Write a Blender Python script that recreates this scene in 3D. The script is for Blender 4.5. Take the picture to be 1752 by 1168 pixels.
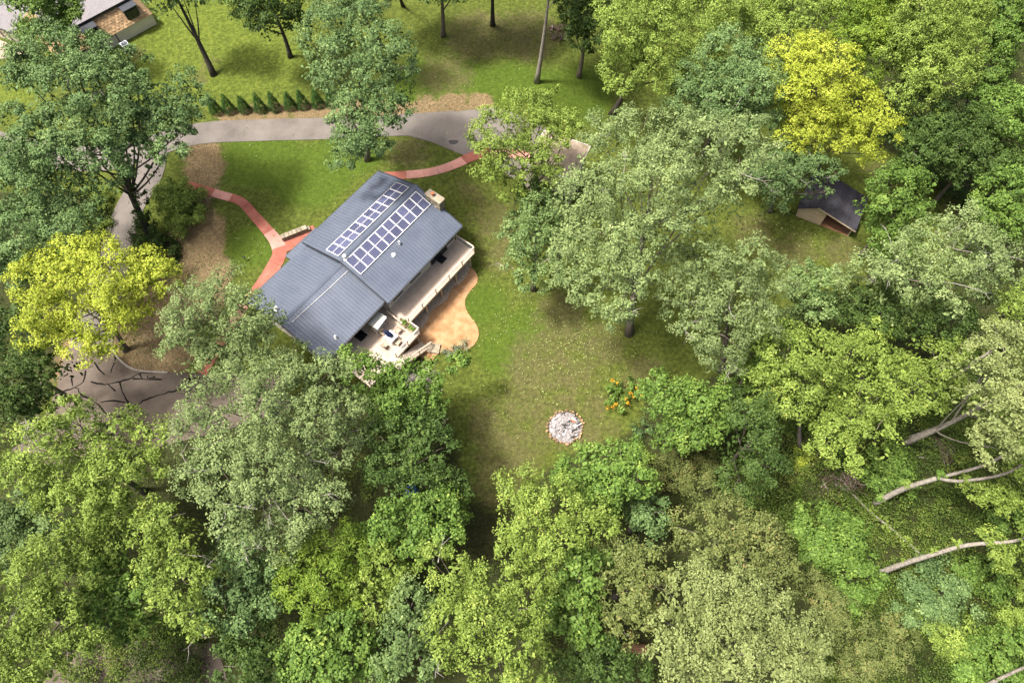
import bpy, math, random
import numpy as np
R = math.radians
random.seed(7)
rng = np.random.default_rng(11)
scn = bpy.context.scene
col = scn.collection
for o in list(bpy.data.objects):
    bpy.data.objects.remove(o)

# ------------------------------------------------------------------ camera
CAM_H, TILT, FPX = 64.0, R(25.5), 1200.0
cam_d = bpy.data.cameras.new('camera')
cam = bpy.data.objects.new('camera', cam_d); col.objects.link(cam)
cam.location = (0, 0, CAM_H); cam.rotation_euler = (TILT, 0, 0)
cam_d.sensor_width = 36.0; cam_d.lens = 36.0 * FPX / 1752.0
cam_d.clip_start = 1.0; cam_d.clip_end = 3000
scn.camera = cam

# ------------------------------------------------------------------ sky, sun, exposure
SUN_EL, SUN_AZ = R(65), R(-93)          # azimuth clockwise from +Y (top of the picture); the sun stands up and left
w = bpy.data.worlds.new('World'); scn.world = w; w.use_nodes = True
nt = w.node_tree; bg = nt.nodes['Background']
sky = nt.nodes.new('ShaderNodeTexSky'); sky.sky_type = 'NISHITA'; sky.sun_disc = False
sky.sun_elevation = SUN_EL; sky.sun_rotation = SUN_AZ
sky.air_density = 1.0; sky.dust_density = 9.0; sky.ozone_density = 0.3
nt.links.new(sky.outputs[0], bg.inputs[0]); bg.inputs[1].default_value = 0.12
sd = bpy.data.lights.new('sun', 'SUN'); sd.energy = 3.9; sd.angle = R(8); sd.color = (1.0, 0.95, 0.86)
so = bpy.data.objects.new('sun', sd); col.objects.link(so)
so.rotation_euler = (math.pi / 2 - SUN_EL, 0, -SUN_AZ + math.pi)
so.location = (-40, 60, 90)
scn.view_settings.view_transform = 'Standard'; scn.view_settings.look = 'None'
scn.view_settings.exposure = 0.92; scn.view_settings.gamma = 1.0
scn.view_settings.use_curve_mapping = False
scn.cycles.max_bounces = 6; scn.cycles.diffuse_bounces = 2; scn.cycles.glossy_bounces = 2
scn.cycles.transmission_bounces = 3; scn.cycles.transparent_max_bounces = 4
scn.cycles.caustics_reflective = False; scn.cycles.caustics_refractive = False

# ------------------------------------------------------------------ survey: bearing of a sighted point -> metres on the ground
ct, st = math.cos(TILT), math.sin(TILT)
def ray(px, py):
    a, b = px - 876.0, 584.0 - py
    return np.array([a, FPX * st + b * ct, -FPX * ct + b * st])
def at(px, py, z=0.0):
    d = ray(px, py); k = (z - CAM_H) / d[2]
    return np.array([d[0] * k, d[1] * k, z])
HYAW = R(52.546); HX, HY = -13.474, 41.563
HA = np.array([math.cos(HYAW), math.sin(HYAW)]); HN = np.array([-math.sin(HYAW), math.cos(HYAW)])
def sstep(x, a, b):
    t = np.clip((x - a) / (b - a), 0, 1); return t * t * (3 - 2 * t)
def terrain(x, y):
    x = np.asarray(x, float); y = np.asarray(y, float)
    v = (x - HX) * HN[0] + (y - HY) * HN[1]
    s1 = sstep(-v, -1.0, 8.0)
    q = (x + 25.0) * -0.75 + (y - 40.5) * -0.66
    s2 = sstep(q, 0.0, 14.0)
    z = -0.15 - 2.45 * (1 - (1 - s1) * (1 - s2))
    q3 = (x - 8) * 0.6 + (14 - y) * 0.8
    z = z - 3.0 * sstep(q3, 6.0, 34.0)
    z = z + 0.10 * np.sin(x * 0.21 + 1) * np.cos(y * 0.17) * (1 - np.exp(-((x - HX) ** 2 + (y - HY) ** 2) / 300.0))
    return z
def G(px, py, h=0.0):
    z = 0.0
    for i in range(12):
        p = at(px, py, z + h); z = float(terrain(p[0], p[1]))
    return np.array([p[0], p[1], z + h])
def loc2(u, v, z=0.0):
    return np.array([HX + HA[0] * u + HN[0] * v, HY + HA[1] * u + HN[1] * v, z])

# ------------------------------------------------------------------ tagging helpers
def tag(o, label=None, cat=None, group=None, kind=None):
    if label: o['label'] = label
    if cat: o['category'] = cat
    if group: o['group'] = group
    if kind: o['kind'] = kind
    return o
def empty(name, loc=(0, 0, 0), rz=0.0):
    o = bpy.data.objects.new(name, None); col.objects.link(o)
    o.location = loc; o.rotation_euler = (0, 0, rz); o.empty_display_size = 0.3
    return o
def link(name, me, m, parent=None):
    o = bpy.data.objects.new(name, me); col.objects.link(o)
    if m is not None and not me.materials: me.materials.append(m)
    if parent is not None: o.parent = parent
    return o
def copy_obj(o, parent=None, loc=None, rz=None):
    c = o.copy(); col.objects.link(c); c.parent = parent
    if loc is not None: c.location = loc
    if rz is not None: c.rotation_euler = (0, 0, rz)
    return c

class MB:
    def __init__(s): s.v = []; s.f = []
    def add(s, vs, fs):
        n = len(s.v); s.v += [tuple(float(c) for c in p) for p in vs]; s.f += [tuple(i + n for i in f) for f in fs]; return s
    def box(s, c, d, rz=0.0, bev=0.0):
        x, y, z = d[0] / 2, d[1] / 2, d[2] / 2
        b = min(bev, x * .9, y * .9, z * .9)
        cs, sn = math.cos(rz), math.sin(rz)
        def tr(p): return (c[0] + p[0] * cs - p[1] * sn, c[1] + p[0] * sn + p[1] * cs, c[2] + p[2])
        if b <= 0:
            vs = [(-x, -y, -z), (x, -y, -z), (x, y, -z), (-x, y, -z), (-x, -y, z), (x, -y, z), (x, y, z), (-x, y, z)]
            fs = [(3, 2, 1, 0), (4, 5, 6, 7), (0, 1, 5, 4), (1, 2, 6, 5), (2, 3, 7, 6), (3, 0, 4, 7)]
        else:
            vs = [(-x, -y, -z), (x, -y, -z), (x, y, -z), (-x, y, -z), (-x, -y, z - b), (x, -y, z - b), (x, y, z - b), (-x, y, z - b),
                  (-x + b, -y + b, z), (x - b, -y + b, z), (x - b, y - b, z), (-x + b, y - b, z)]
            fs = [(3, 2, 1, 0), (0, 1, 5, 4), (1, 2, 6, 5), (2, 3, 7, 6), (3, 0, 4, 7), (4, 5, 9, 8), (5, 6, 10, 9), (6, 7, 11, 10), (7, 4, 8, 11), (8, 9, 10, 11)]
        return s.add([tr(p) for p in vs], fs)
    def bar(s, a, b, wd, ht):
        a = np.array(a, float); b = np.array(b, float); t = b - a; t /= np.linalg.norm(t)
        up = np.array([0, 0, 1.0]) if abs(t[2]) < .9 else np.array([1.0, 0, 0])
        sd_ = np.cross(t, up); sd_ /= np.linalg.norm(sd_); up = np.cross(sd_, t)
        vs = []
        for p in (a, b):
            for i, j in ((-1, -1), (1, -1), (1, 1), (-1, 1)): vs.append(p + sd_ * i * wd / 2 + up * j * ht / 2)
        return s.add(vs, [(0, 1, 2, 3), (7, 6, 5, 4), (0, 4, 5, 1), (1, 5, 6, 2), (2, 6, 7, 3), (3, 7, 4, 0)])
    def tube(s, pts, rad, n=7, cap=True):
        pts = [np.array(p, float) for p in pts]
        if not hasattr(rad, '__len__'): rad = [rad] * len(pts)
        vs = []; ref = np.array([0.31, 0.87, 0.12])
        for i, p in enumerate(pts):
            t = pts[min(i + 1, len(pts) - 1)] - pts[max(i - 1, 0)]; t = t / (np.linalg.norm(t) + 1e-9)
            a = np.cross(t, ref); a /= np.linalg.norm(a) + 1e-9; b = np.cross(t, a)
            for k in range(n):
                th = 2 * math.pi * k / n; vs.append(p + (a * math.cos(th) + b * math.sin(th)) * rad[i])
        fs = []
        for i in range(len(pts) - 1):
            for k in range(n):
                fs.append((i * n + k, i * n + (k + 1) % n, (i + 1) * n + (k + 1) % n, (i + 1) * n + k))
        if cap: fs.append(tuple(range(n))[::-1]); fs.append(tuple((len(pts) - 1) * n + k for k in range(n)))
        return s.add(vs, fs)
    def lathe(s, c, prof, n=16):
        vs = []; fs = []
        for r_, z_ in prof:
            for k in range(n):
                th = 2 * math.pi * k / n; vs.append((c[0] + r_ * math.cos(th), c[1] + r_ * math.sin(th), c[2] + z_))
        for i in range(len(prof) - 1):
            for k in range(n): fs.append((i * n + k, i * n + (k + 1) % n, (i + 1) * n + (k + 1) % n, (i + 1) * n + k))
        fs.append(tuple(range(n))[::-1]); fs.append(tuple((len(prof) - 1) * n + k for k in range(n)))
        return s.add(vs, fs)
    def prism(s, poly, z0, z1):
        n = len(poly); vs = [(p[0], p[1], z0) for p in poly] + [(p[0], p[1], z1) for p in poly]
        ar = sum(poly[i][0] * poly[(i + 1) % n][1] - poly[(i + 1) % n][0] * poly[i][1] for i in range(n))
        if ar < 0:
            vs = vs[:n][::-1] + vs[n:][::-1]
        fs = [tuple(range(n))[::-1], tuple(range(n, 2 * n))] + [(i, (i + 1) % n, n + (i + 1) % n, n + i) for i in range(n)]
        return s.add(vs, fs)
    def rock(s, c, d, rz=0.0, rough=0.18, seed=0):
        r_ = random.Random(seed)
        base = []
        for i in range(4):
            la = -0.5 + i / 3.0
            for k in range(6):
                th = 2 * math.pi * k / 6 + rz
                rr = (0.8, 1.0, 0.95, 0.62)[i] * (1 + r_.uniform(-rough, rough))
                px, py = math.cos(th - rz) * rr * d[0] / 2, math.sin(th - rz) * rr * d[1] / 2
                base.append((c[0] + px * math.cos(rz) - py * math.sin(rz), c[1] + px * math.sin(rz) + py * math.cos(rz), c[2] + la * d[2] * (1 + r_.uniform(-.1, .1))))
        fs = [(i * 6 + k, i * 6 + (k + 1) % 6, (i + 1) * 6 + (k + 1) % 6, (i + 1) * 6 + k) for i in range(3) for k in range(6)]
        fs += [tuple(range(6))[::-1], tuple(range(18, 24))]
        return s.add(base, fs)
    def build(s, name, m, parent=None, smooth=False):
        me = bpy.data.meshes.new(name); me.from_pydata(s.v, [], s.f); me.update()
        if smooth: me.polygons.foreach_set('use_smooth', [True] * len(me.polygons))
        return link(name, me, m, parent)

# ------------------------------------------------------------------ materials
M = {}
def newmat(name):
    m = bpy.data.materials.new(name); m.use_nodes = True; M[name] = m
    n = m.node_tree; return m, n, n.nodes, n.links, n.nodes['Principled BSDF']
def rgb(c): return (c[0], c[1], c[2], 1.0)
def ramp(N, stops):
    r_ = N.new('ShaderNodeValToRGB'); e = r_.color_ramp.elements
    while len(e) < len(stops): e.new(0.5)
    for i, (p, c) in enumerate(stops): e[i].position = p; e[i].color = rgb(c)
    return r_
def noise(N, L, scale, detail=4, rough=.55, coord='Object', vec=None):
    n = N.new('ShaderNodeTexNoise'); n.inputs['Scale'].default_value = scale; n.inputs['Detail'].default_value = detail; n.inputs['Roughness'].default_value = rough
    if vec is None:
        tc = N.new('ShaderNodeTexCoord'); vec = tc.outputs[coord]
    L.new(vec, n.inputs['Vector']); return n
def surf(name, c1, c2, scale=6, rough=.7, spec=.3, bump=.2, fine=None, metal=0.0, c3=None, obj_var=0.0):
    m, nt_, N, L, P = newmat(name)
    n1 = noise(N, L, scale, 6, .62)
    stops = [(.32, c1), (.68, c2)] if c3 is None else [(.28, c1), (.5, c2), (.74, c3)]
    r_ = ramp(N, stops); L.new(n1.outputs['Fac'], r_.inputs[0]); out = r_.outputs[0]
    if obj_var:
        oi = N.new('ShaderNodeObjectInfo'); mr = N.new('ShaderNodeMapRange'); mr.inputs['To Min'].default_value = 1 - obj_var; mr.inputs['To Max'].default_value = 1 + obj_var
        L.new(oi.outputs['Random'], mr.inputs['Value'])
        hs = N.new('ShaderNodeHueSaturation'); L.new(out, hs.inputs['Color']); L.new(mr.outputs[0], hs.inputs['Value']); out = hs.outputs[0]
    L.new(out, P.inputs['Base Color'])
    P.inputs['Roughness'].default_value = rough; P.inputs['Specular IOR Level'].default_value = spec; P.inputs['Metallic'].default_value = metal
    if bump:
        n2 = noise(N, L, fine or scale * 5, 4, .6); b = N.new('ShaderNodeBump'); b.inputs['Strength'].default_value = bump; b.inputs['Distance'].default_value = .03
        L.new(n2.outputs['Fac'], b.inputs['Height']); L.new(b.outputs[0], P.inputs['Normal'])
    return m
surf('metal_roof', (.095, .115, .158), (.125, .148, .195), .55, .42, .5, .03, 30, 0.25)
surf('roof_trim', (.03, .035, .045), (.045, .05, .06), 3, .5, .4, 0)
surf('siding', (.52, .49, .44), (.62, .59, .54), 2, .8, .2, .1)
surf('deck_board', (.37, .30, .24), (.44, .365, .30), 1.3, .8, .2, .15, 14, c3=(.5, .43, .36))
surf('deck_timber', (.5, .38, .29), (.62, .5, .4), 3, .75, .25, .15)
surf('rail_timber', (.5, .4, .32), (.6, .5, .41), 3, .7, .3, .1)
surf('white_paint', (.74, .74, .73), (.82, .82, .8), 4, .45, .4, .03)
surf('dark_glass', (.012, .016, .02), (.025, .03, .035), 2, .08, .5, 0)
surf('black_frame', (.02, .021, .024), (.03, .031, .034), 4, .5, .4, 0)
surf('rubber_mat', (.012, .013, .016), (.022, .023, .027), 20, .9, .1, .3)
surf('limestone', (.16, .135, .098), (.25, .215, .16), 3, .9, .15, .6, 18, c3=(.34, .3, .24), obj_var=.25)
surf('steel', (.3, .31, .32), (.4, .41, .42), 6, .35, .5, .03, metal=.8)
surf('navy_cloth', (.02, .035, .10), (.035, .055, .15), 6, .85, .2, .15)
surf('pale_canopy', (.55, .58, .54), (.66, .69, .64), 3, .8, .2, .06)
surf('wicker', (.36, .28, .2), (.5, .41, .32), 20, .8, .2, .3)
surf('planter_wood', (.5, .39, .29), (.6, .48, .38), 4, .8, .2, .2)
surf('asphalt', (.105, .094, .086), (.15, .135, .124), .35, .93, .15, .35, 60, c3=(.185, .168, .153))
surf('asphalt_old', (.085, .069, .057), (.12, .098, .082), .5, .95, .08, .35, 60, c3=(.15, .125, .105))
surf('tar', (.008, .0075, .007), (.014, .013, .012), 8, .95, .05, .1)
surf('kerb_stone', (.2, .175, .15), (.3, .265, .23), 4, .9, .15, .3)
surf('red_concrete', (.235, .078, .056), (.3, .105, .077), .9, .85, .2, .12, 25, c3=(.345, .14, .106), obj_var=.10)
surf('pink_concrete', (.38, .18, .145), (.44, .225, .185), .9, .85, .2, .12, 25, c3=(.48, .27, .23), obj_var=.08)
surf('patio_stone', (.25, .13, .062), (.36, .205, .10), 1.1, .85, .2, .4, 8, c3=(.46, .30, .18))
surf('gravel', (.24, .19, .14), (.42, .35, .27), 5, .95, .1, .6, 25, c3=(.5, .44, .36))
surf('bark', (.08, .066, .053), (.15, .128, .107), 7, .95, .1, .8, 18, c3=(.2, .175, .15))
surf('bark_dark', (.04, .035, .03), (.085, .075, .064), 7, .95, .1, .8, 18)
surf('bark_pale', (.13, .115, .096), (.23, .21, .18), 5, .9, .15, .7, 16, c3=(.33, .31, .275))
surf('dead_twig', (.2, .18, .16), (.36, .34, .31), 5, .9, .1, .2)
surf('brush_twig', (.09, .06, .05), (.2, .15, .12), 3, .9, .1, .2, obj_var=.2)
surf('ash', (.05, .048, .05), (.24, .225, .23), 3.4, .95, .1, 1.0, 9, c3=(.46, .44, .44))
surf('charcoal', (.012, .012, .013), (.04, .037, .036), 9, .9, .2, .6)
surf('pit_stone', (.22, .14, .08), (.36, .25, .15), 4, .9, .15, .5, 15, obj_var=.4)
surf('rusty', (.28, .09, .04), (.4, .16, .08), 6, .8, .2, .2)
surf('shed_board', (.46, .37, .26), (.56, .46, .33), 3, .85, .2, .15, obj_var=.06)
surf('shingle_dark', (.035, .034, .042), (.06, .058, .07), 5, .95, .1, .5, 40, obj_var=.2)
surf('shingle_tan', (.32, .21, .12), (.45, .31, .18), 3, .9, .1, .4, 30, obj_var=.3)
surf('cream_wall', (.68, .6, .48), (.75, .67, .55), 1.5, .85, .2, .08)
surf('grey_roof', (.17, .16, .17), (.22, .21, .22), 3, .9, .1, .3, 25)
surf('tan_roof', (.22, .172, .128), (.3, .242, .185), 2, .9, .1, .3, 20, c3=(.35, .295, .23))
surf('paver', (.3, .24, .19), (.4, .33, .27), 3, .85, .15, .2)
surf('ac_dark', (.025, .03, .045), (.045, .05, .07), 6, .5, .4, .1)
surf('ac_pale', (.5, .54, .6), (.62, .66, .7), 6, .45, .4, .05)
surf('blue_plastic', (.01, .06, .3), (.02, .1, .4), 4, .45, .4, .05)
surf('stained', (.03, .03, .034), (.06, .058, .06), 4, .7, .3, .1)
surf('dirt', (.17, .09, .05), (.26, .145, .085), 2, .95, .1, .4, 15)

# solar cell: thin busbars on dark blue silicon
m, nt_, N, L, P = newmat('solar_cell')
tc = N.new('ShaderNodeTexCoord'); br = N.new('ShaderNodeTexBrick'); br.offset = 0; br.squash = 1
br.inputs['Color1'].default_value = rgb((.04, .046, .10)); br.inputs['Color2'].default_value = rgb((.052, .058, .118)); br.inputs['Mortar'].default_value = rgb((.2, .21, .28))
br.inputs['Scale'].default_value = 1.0; br.inputs['Mortar Size'].default_value = .007; br.inputs['Brick Width'].default_value = .167; br.inputs['Row Height'].default_value = .167
L.new(tc.outputs['Object'], br.inputs['Vector'])
oi = N.new('ShaderNodeObjectInfo'); hs = N.new('ShaderNodeHueSaturation'); mr = N.new('ShaderNodeMapRange'); mr.inputs['To Min'].default_value = .8; mr.inputs['To Max'].default_value = 1.3
L.new(oi.outputs['Random'], mr.inputs['Value']); L.new(mr.outputs[0], hs.inputs['Value']); L.new(br.outputs['Color'], hs.inputs['Color']); L.new(hs.outputs[0], P.inputs['Base Color'])
P.inputs['Roughness'].default_value = .22; P.inputs['Specular IOR Level'].default_value = .5

# leaves: colour by a per-leaf tint, part of the light passes through
def leafmat(name, stops, trans=.2, rough=.55, spec=.16, var=.10):
    m, nt_, N, L, P = newmat(name)
    a = N.new('ShaderNodeAttribute'); a.attribute_name = 'tint'; a.attribute_type = 'GEOMETRY'
    r_ = ramp(N, stops); L.new(a.outputs['Fac'], r_.inputs[0])
    oi = N.new('ShaderNodeObjectInfo'); mr = N.new('ShaderNodeMapRange'); mr.inputs['To Min'].default_value = 1 - var; mr.inputs['To Max'].default_value = 1 + var
    L.new(oi.outputs['Random'], mr.inputs['Value'])
    hs = N.new('ShaderNodeHueSaturation'); L.new(r_.outputs[0], hs.inputs['Color']); L.new(mr.outputs[0], hs.inputs['Value'])
    L.new(hs.outputs[0], P.inputs['Base Color']); P.inputs['Roughness'].default_value = rough; P.inputs['Specular IOR Level'].default_value = spec
    t = N.new('ShaderNodeBsdfTranslucent'); L.new(hs.outputs[0], t.inputs['Color'])
    mx = N.new('ShaderNodeMixShader'); mx.inputs[0].default_value = trans
    L.new(P.outputs[0], mx.inputs[1]); L.new(t.outputs[0], mx.inputs[2])
    L.new(mx.outputs[0], N['Material Output'].inputs['Surface'])
    return m
# name: (material stops, leaf length, aspect, puff radius, leaves per puff)
KIND = {
 'oak':   ([(.0, (.060, .095, .038)), (.45, (.125, .185, .072)), (.8, (.20, .27, .115)), (1, (.30, .35, .15))], .22, .62, .46, 30),
 'oakblue': ([(.0, (.05, .085, .036)), (.45, (.105, .165, .068)), (.8, (.17, .245, .105)), (1, (.26, .33, .15))], .22, .62, .46, 30),
 'sage':  ([(.0, (.085, .115, .05)), (.45, (.165, .215, .095)), (.8, (.25, .31, .145)), (1, (.35, .39, .20))], .2, .55, .44, 30),
 'straw': ([(.0, (.105, .125, .045)), (.45, (.205, .24, .10)), (.8, (.295, .33, .15)), (1, (.39, .41, .20))], .2, .55, .42, 29),
 'maple': ([(.0, (.048, .085, .018)), (.45, (.105, .175, .04)), (.8, (.175, .26, .062)), (1, (.28, .35, .09))], .24, .72, .45, 27),
 'lime':  ([(.0, (.085, .12, .022)), (.45, (.175, .24, .055)), (.8, (.27, .345, .085)), (1, (.39, .43, .12))], .22, .5, .45, 30),
 'yellow': ([(.0, (.16, .19, .022)), (.4, (.30, .345, .045)), (.75, (.42, .455, .07)), (1, (.54, .5, .10))], .22, .5, .46, 31),
 'dark':  ([(.0, (.028, .05, .014)), (.45, (.06, .10, .028)), (.8, (.10, .155, .045)), (1, (.16, .21, .06))], .23, .62, .45, 27),
 'feather': ([(.0, (.06, .10, .014)), (.45, (.13, .2, .03)), (.8, (.21, .28, .045)), (1, (.3, .34, .065))], .3, .28, .42, 31),
 'olive': ([(.0, (.065, .08, .026)), (.4, (.13, .155, .055)), (.75, (.2, .22, .085)), (1, (.27, .19, .09))], .19, .6, .4, 27),
 'conifer': ([(.0, (.018, .05, .012)), (.45, (.035, .09, .02)), (.8, (.06, .13, .03)), (1, (.09, .17, .04))], .2, .3, .3, 20),
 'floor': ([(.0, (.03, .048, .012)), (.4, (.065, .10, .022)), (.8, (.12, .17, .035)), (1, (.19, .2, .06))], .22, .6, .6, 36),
 'orange': ([(.0, (.5, .2, .02)), (.5, (.65, .33, .03)), (1, (.75, .45, .06))], .14, .8, .2, 10),
 'greyshrub': ([(.0, (.11, .13, .09)), (.5, (.2, .23, .17)), (1, (.33, .35, .27))], .14, .5, .28, 30),
}
for k, v in KIND.items(): leafmat('leaf_' + k, [(p_, (c_[0] * 1.04, c_[1] * 1.1, c_[2] * .9)) for p_, c_ in v[0]])

# ------------------------------------------------------------------ ground sheet with lawn, dry and bare patches
def blob(pts, soft=1.5):
    """soft-edged disc patches on the ground: (px, py, radius m)"""
    return [(G(a, b)[:2], r_) for a, b, r_ in pts], soft
DRY = blob([(350, 290, 2.4), (345, 260, 2.2), (350, 330, 1.6), (335, 400, 3.4), (325, 440, 4.2), (350, 470, 3.2), (300, 480, 3), (345, 510, 3), (270, 520, 4), (250, 560, 4.2), (240, 600, 3.5), (290, 600, 3.2), (110, 590, 3), (100, 620, 2.4),
            (430, 197, 1.6), (475, 195, 1.6), (520, 192, 1.6), (560, 190, 1.6), (390, 200, 1.4), (730, 184, 1.8), (775, 180, 2), (820, 176, 1.6), (600, 190, 1.6), (650, 187, 1.5), (690, 187, 1.5)], 2.0)
THIN = blob([(967, 731, 2.6), (1000, 745, 2.2), (930, 735, 2.2), (850, 380, 3.4), (870, 410, 2.6), (835, 350, 2.0), (850, 440, 2.2), (360, 110, 1.6), (340, 135, 1.6), (230, 92, 1.5), (960, 560, 3.4), (920, 620, 4), (980, 640, 3), (960, 690, 2.6), (1010, 700, 2.2), (870, 770, 4), (840, 720, 3),
             (900, 690, 3), (1100, 640, 2.8), (1030, 590, 3), (1035, 730, 1.6), (850, 830, 3), (1290, 400, 3), (1360, 430, 3), (960, 530, 3), (1440, 430, 2.6), (760, 130, 4), (820, 60, 5), (900, 60, 5), (700, 260, 3), (800, 330, 2), (1520, 300, 3), (1640, 370, 2.5)], 3.0)
DIRT = blob([(815, 935, 1.7), (820, 955, 1.5), (830, 900, 1.2), (1095, 1107, 1.8), (940, 1110, 1.5)], 1.2)
BRIGHT = blob([(300, 80, 10), (420, 100, 8), (330, 30, 9), (20, 160, 4), (260, 130, 6), (460, 130, 4), (420, 10, 9)], 8)
LUSH = blob([(720, 140, 4), (800, 140, 4), (870, 140, 4), (950, 160, 4), (990, 170, 4), (900, 560, 3), (880, 590, 2.4), (600, 260, 4), (450, 270, 5), (530, 300, 5), (430, 420, 3), (830, 520, 3), (860, 600, 3), (1000, 160, 4)], 3.5)
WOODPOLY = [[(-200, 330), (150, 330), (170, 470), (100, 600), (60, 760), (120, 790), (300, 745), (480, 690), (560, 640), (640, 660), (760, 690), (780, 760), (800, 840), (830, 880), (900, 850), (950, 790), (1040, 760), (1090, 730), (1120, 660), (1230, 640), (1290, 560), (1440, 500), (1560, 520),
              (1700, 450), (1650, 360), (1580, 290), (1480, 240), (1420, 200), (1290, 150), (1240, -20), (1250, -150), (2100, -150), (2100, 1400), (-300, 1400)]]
def inpoly(x, y, poly):
    ins = np.zeros(x.shape, bool); n = len(poly)
    for i in range(n):
        x1, y1 = poly[i]; x2, y2 = poly[(i + 1) % n]
        c = ((y1 > y) != (y2 > y)) & (x < (x2 - x1) * (y - y1) / (y2 - y1 + 1e-12) + x1); ins ^= c
    return ins
WOODW = [[tuple(G(*p)[:2]) for p in pl] for pl in WOODPOLY]
xs = np.concatenate([np.linspace(-600, -86, 14), np.arange(-84, 84.1, .6), np.linspace(86, 600, 14)])
ys = np.concatenate([np.linspace(-400, -22, 12), np.arange(-20, 104.1, .6), np.linspace(106, 700, 14)])
gx, gy = np.meshgrid(xs, ys); gz = terrain(gx, gy)
nx, ny = len(xs), len(ys)
verts = np.stack([gx.ravel(), gy.ravel(), gz.ravel()], 1)
idx = np.arange(nx * ny).reshape(ny, nx)
quads = np.stack([idx[:-1, :-1].ravel(), idx[:-1, 1:].ravel(), idx[1:, 1:].ravel(), idx[1:, :-1].ravel()], 1)
def mesh_np(name, verts, quads, attrs=None):
    me = bpy.data.meshes.new(name); nv, nf = len(verts), len(quads); k = quads.shape[1]
    me.vertices.add(nv); me.vertices.foreach_set('co', np.ascontiguousarray(verts, np.float32).ravel())
    me.loops.add(nf * k); me.loops.foreach_set('vertex_index', np.ascontiguousarray(quads, np.int32).ravel())
    me.polygons.add(nf); me.polygons.foreach_set('loop_start', np.arange(0, nf * k, k, dtype=np.int32))
    for nm, (dom, arr) in (attrs or {}).items():
        at_ = me.attributes.new(nm, 'FLOAT', dom); at_.data.foreach_set('value', np.ascontiguousarray(arr, np.float32))
    me.update(calc_edges=True); return me
def field(bl):
    pts, soft = bl; o = np.zeros(len(verts))
    for p, r_ in pts:
        d = np.hypot(verts[:, 0] - p[0], verts[:, 1] - p[1]); o = np.maximum(o, np.clip((r_ + soft / 2 - d) / soft, 0, 1))
    return o
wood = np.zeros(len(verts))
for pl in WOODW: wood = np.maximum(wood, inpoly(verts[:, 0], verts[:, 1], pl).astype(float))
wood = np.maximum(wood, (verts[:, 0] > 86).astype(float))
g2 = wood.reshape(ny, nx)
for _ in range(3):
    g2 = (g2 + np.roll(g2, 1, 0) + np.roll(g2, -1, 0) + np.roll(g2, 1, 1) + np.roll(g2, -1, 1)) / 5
attrs = {'dry': ('POINT', field(DRY)), 'thin': ('POINT', field(THIN)), 'dirt': ('POINT', field(DIRT)), 'bright': ('POINT', field(BRIGHT)), 'lush': ('POINT', field(LUSH)), 'wood': ('POINT', g2.ravel())}
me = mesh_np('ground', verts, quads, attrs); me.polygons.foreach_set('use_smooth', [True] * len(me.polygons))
m, nt_, N, L, P = newmat('lawn')
big = noise(N, L, .12, 5, .6); mid = noise(N, L, .9, 5, .62); m2 = noise(N, L, 2.6, 6, .7); fin = noise(N, L, 5.5, 6, .8); vf = noise(N, L, 45, 2, .8)
r0 = ramp(N, [(.3, (.045, .060, .012)), (.5, (.068, .088, .016)), (.72, (.10, .118, .024))]); L.new(m2.outputs['Fac'], r0.inputs[0])
def mixc(fac, a, b, mode='MIX'):
    mx = N.new('ShaderNodeMix'); mx.data_type = 'RGBA'; mx.blend_type = mode
    for s_, v_ in ((0, fac), (6, a), (7, b)):
        if hasattr(v_, 'links') or hasattr(v_, 'is_linked'): L.new(v_, mx.inputs[s_])
        else: mx.inputs[s_].default_value = v_ if s_ == 0 else rgb(v_)
    return mx.outputs[2]
def mask(attr, spread, src, lo=.35, hi=.65, mult=1.0):
    a = N.new('ShaderNodeAttribute'); a.attribute_name = attr
    s1 = N.new('ShaderNodeMath'); s1.operation = 'MULTIPLY_ADD'; L.new(src.outputs['Fac'], s1.inputs[0]); s1.inputs[1].default_value = spread; s1.inputs[2].default_value = -spread / 2
    s2 = N.new('ShaderNodeMath'); s2.operation = 'ADD'; L.new(a.outputs['Fac'], s2.inputs[0]); L.new(s1.outputs[0], s2.inputs[1])
    mr = N.new('ShaderNodeMapRange'); mr.interpolation_type = 'SMOOTHSTEP'; mr.inputs['From Min'].default_value = lo; mr.inputs['From Max'].default_value = hi; mr.inputs['To Max'].default_value = mult
    L.new(s2.outputs[0], mr.inputs['Value']); return mr.outputs[0]
c = r0.outputs[0]
c = mixc(mask('lush', .8, big, .3, .9, .8), c, (.055, .092, .011))
rbr = ramp(N, [(.3, (.055, .082, .013)), (.5, (.085, .115, .018)), (.7, (.125, .148, .026))]); L.new(m2.outputs['Fac'], rbr.inputs[0])
c = mixc(mask('bright', .9, mid, .2, .9, .95), c, rbr.outputs[0])
rb = ramp(N, [(.35, (.075, .066, .028)), (.65, (.115, .102, .048))]); L.new(fin.outputs['Fac'], rb.inputs[0])
c = mixc(mask('thin', 1.9, mid, .35, 1.25, .72), c, rb.outputs[0])
rd = ramp(N, [(.3, (.105, .070, .036)), (.5, (.165, .118, .066)), (.72, (.25, .19, .115))]); L.new(fin.outputs['Fac'], rd.inputs[0])
c = mixc(mask('dry', 1.1, mid, .3, .75, .93), c, rd.outputs[0])
c = mixc(mask('dirt', .9, mid, .3, .8, .95), c, (.2, .11, .062))
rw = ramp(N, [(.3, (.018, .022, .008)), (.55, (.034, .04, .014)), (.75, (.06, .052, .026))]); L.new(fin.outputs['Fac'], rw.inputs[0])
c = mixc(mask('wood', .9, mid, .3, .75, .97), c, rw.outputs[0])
sp = N.new('ShaderNodeMapRange'); sp.inputs['From Min'].default_value = .25; sp.inputs['From Max'].default_value = .75; sp.inputs['To Min'].default_value = .62; sp.inputs['To Max'].default_value = 1.38; L.new(fin.outputs['Fac'], sp.inputs['Value'])
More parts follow.
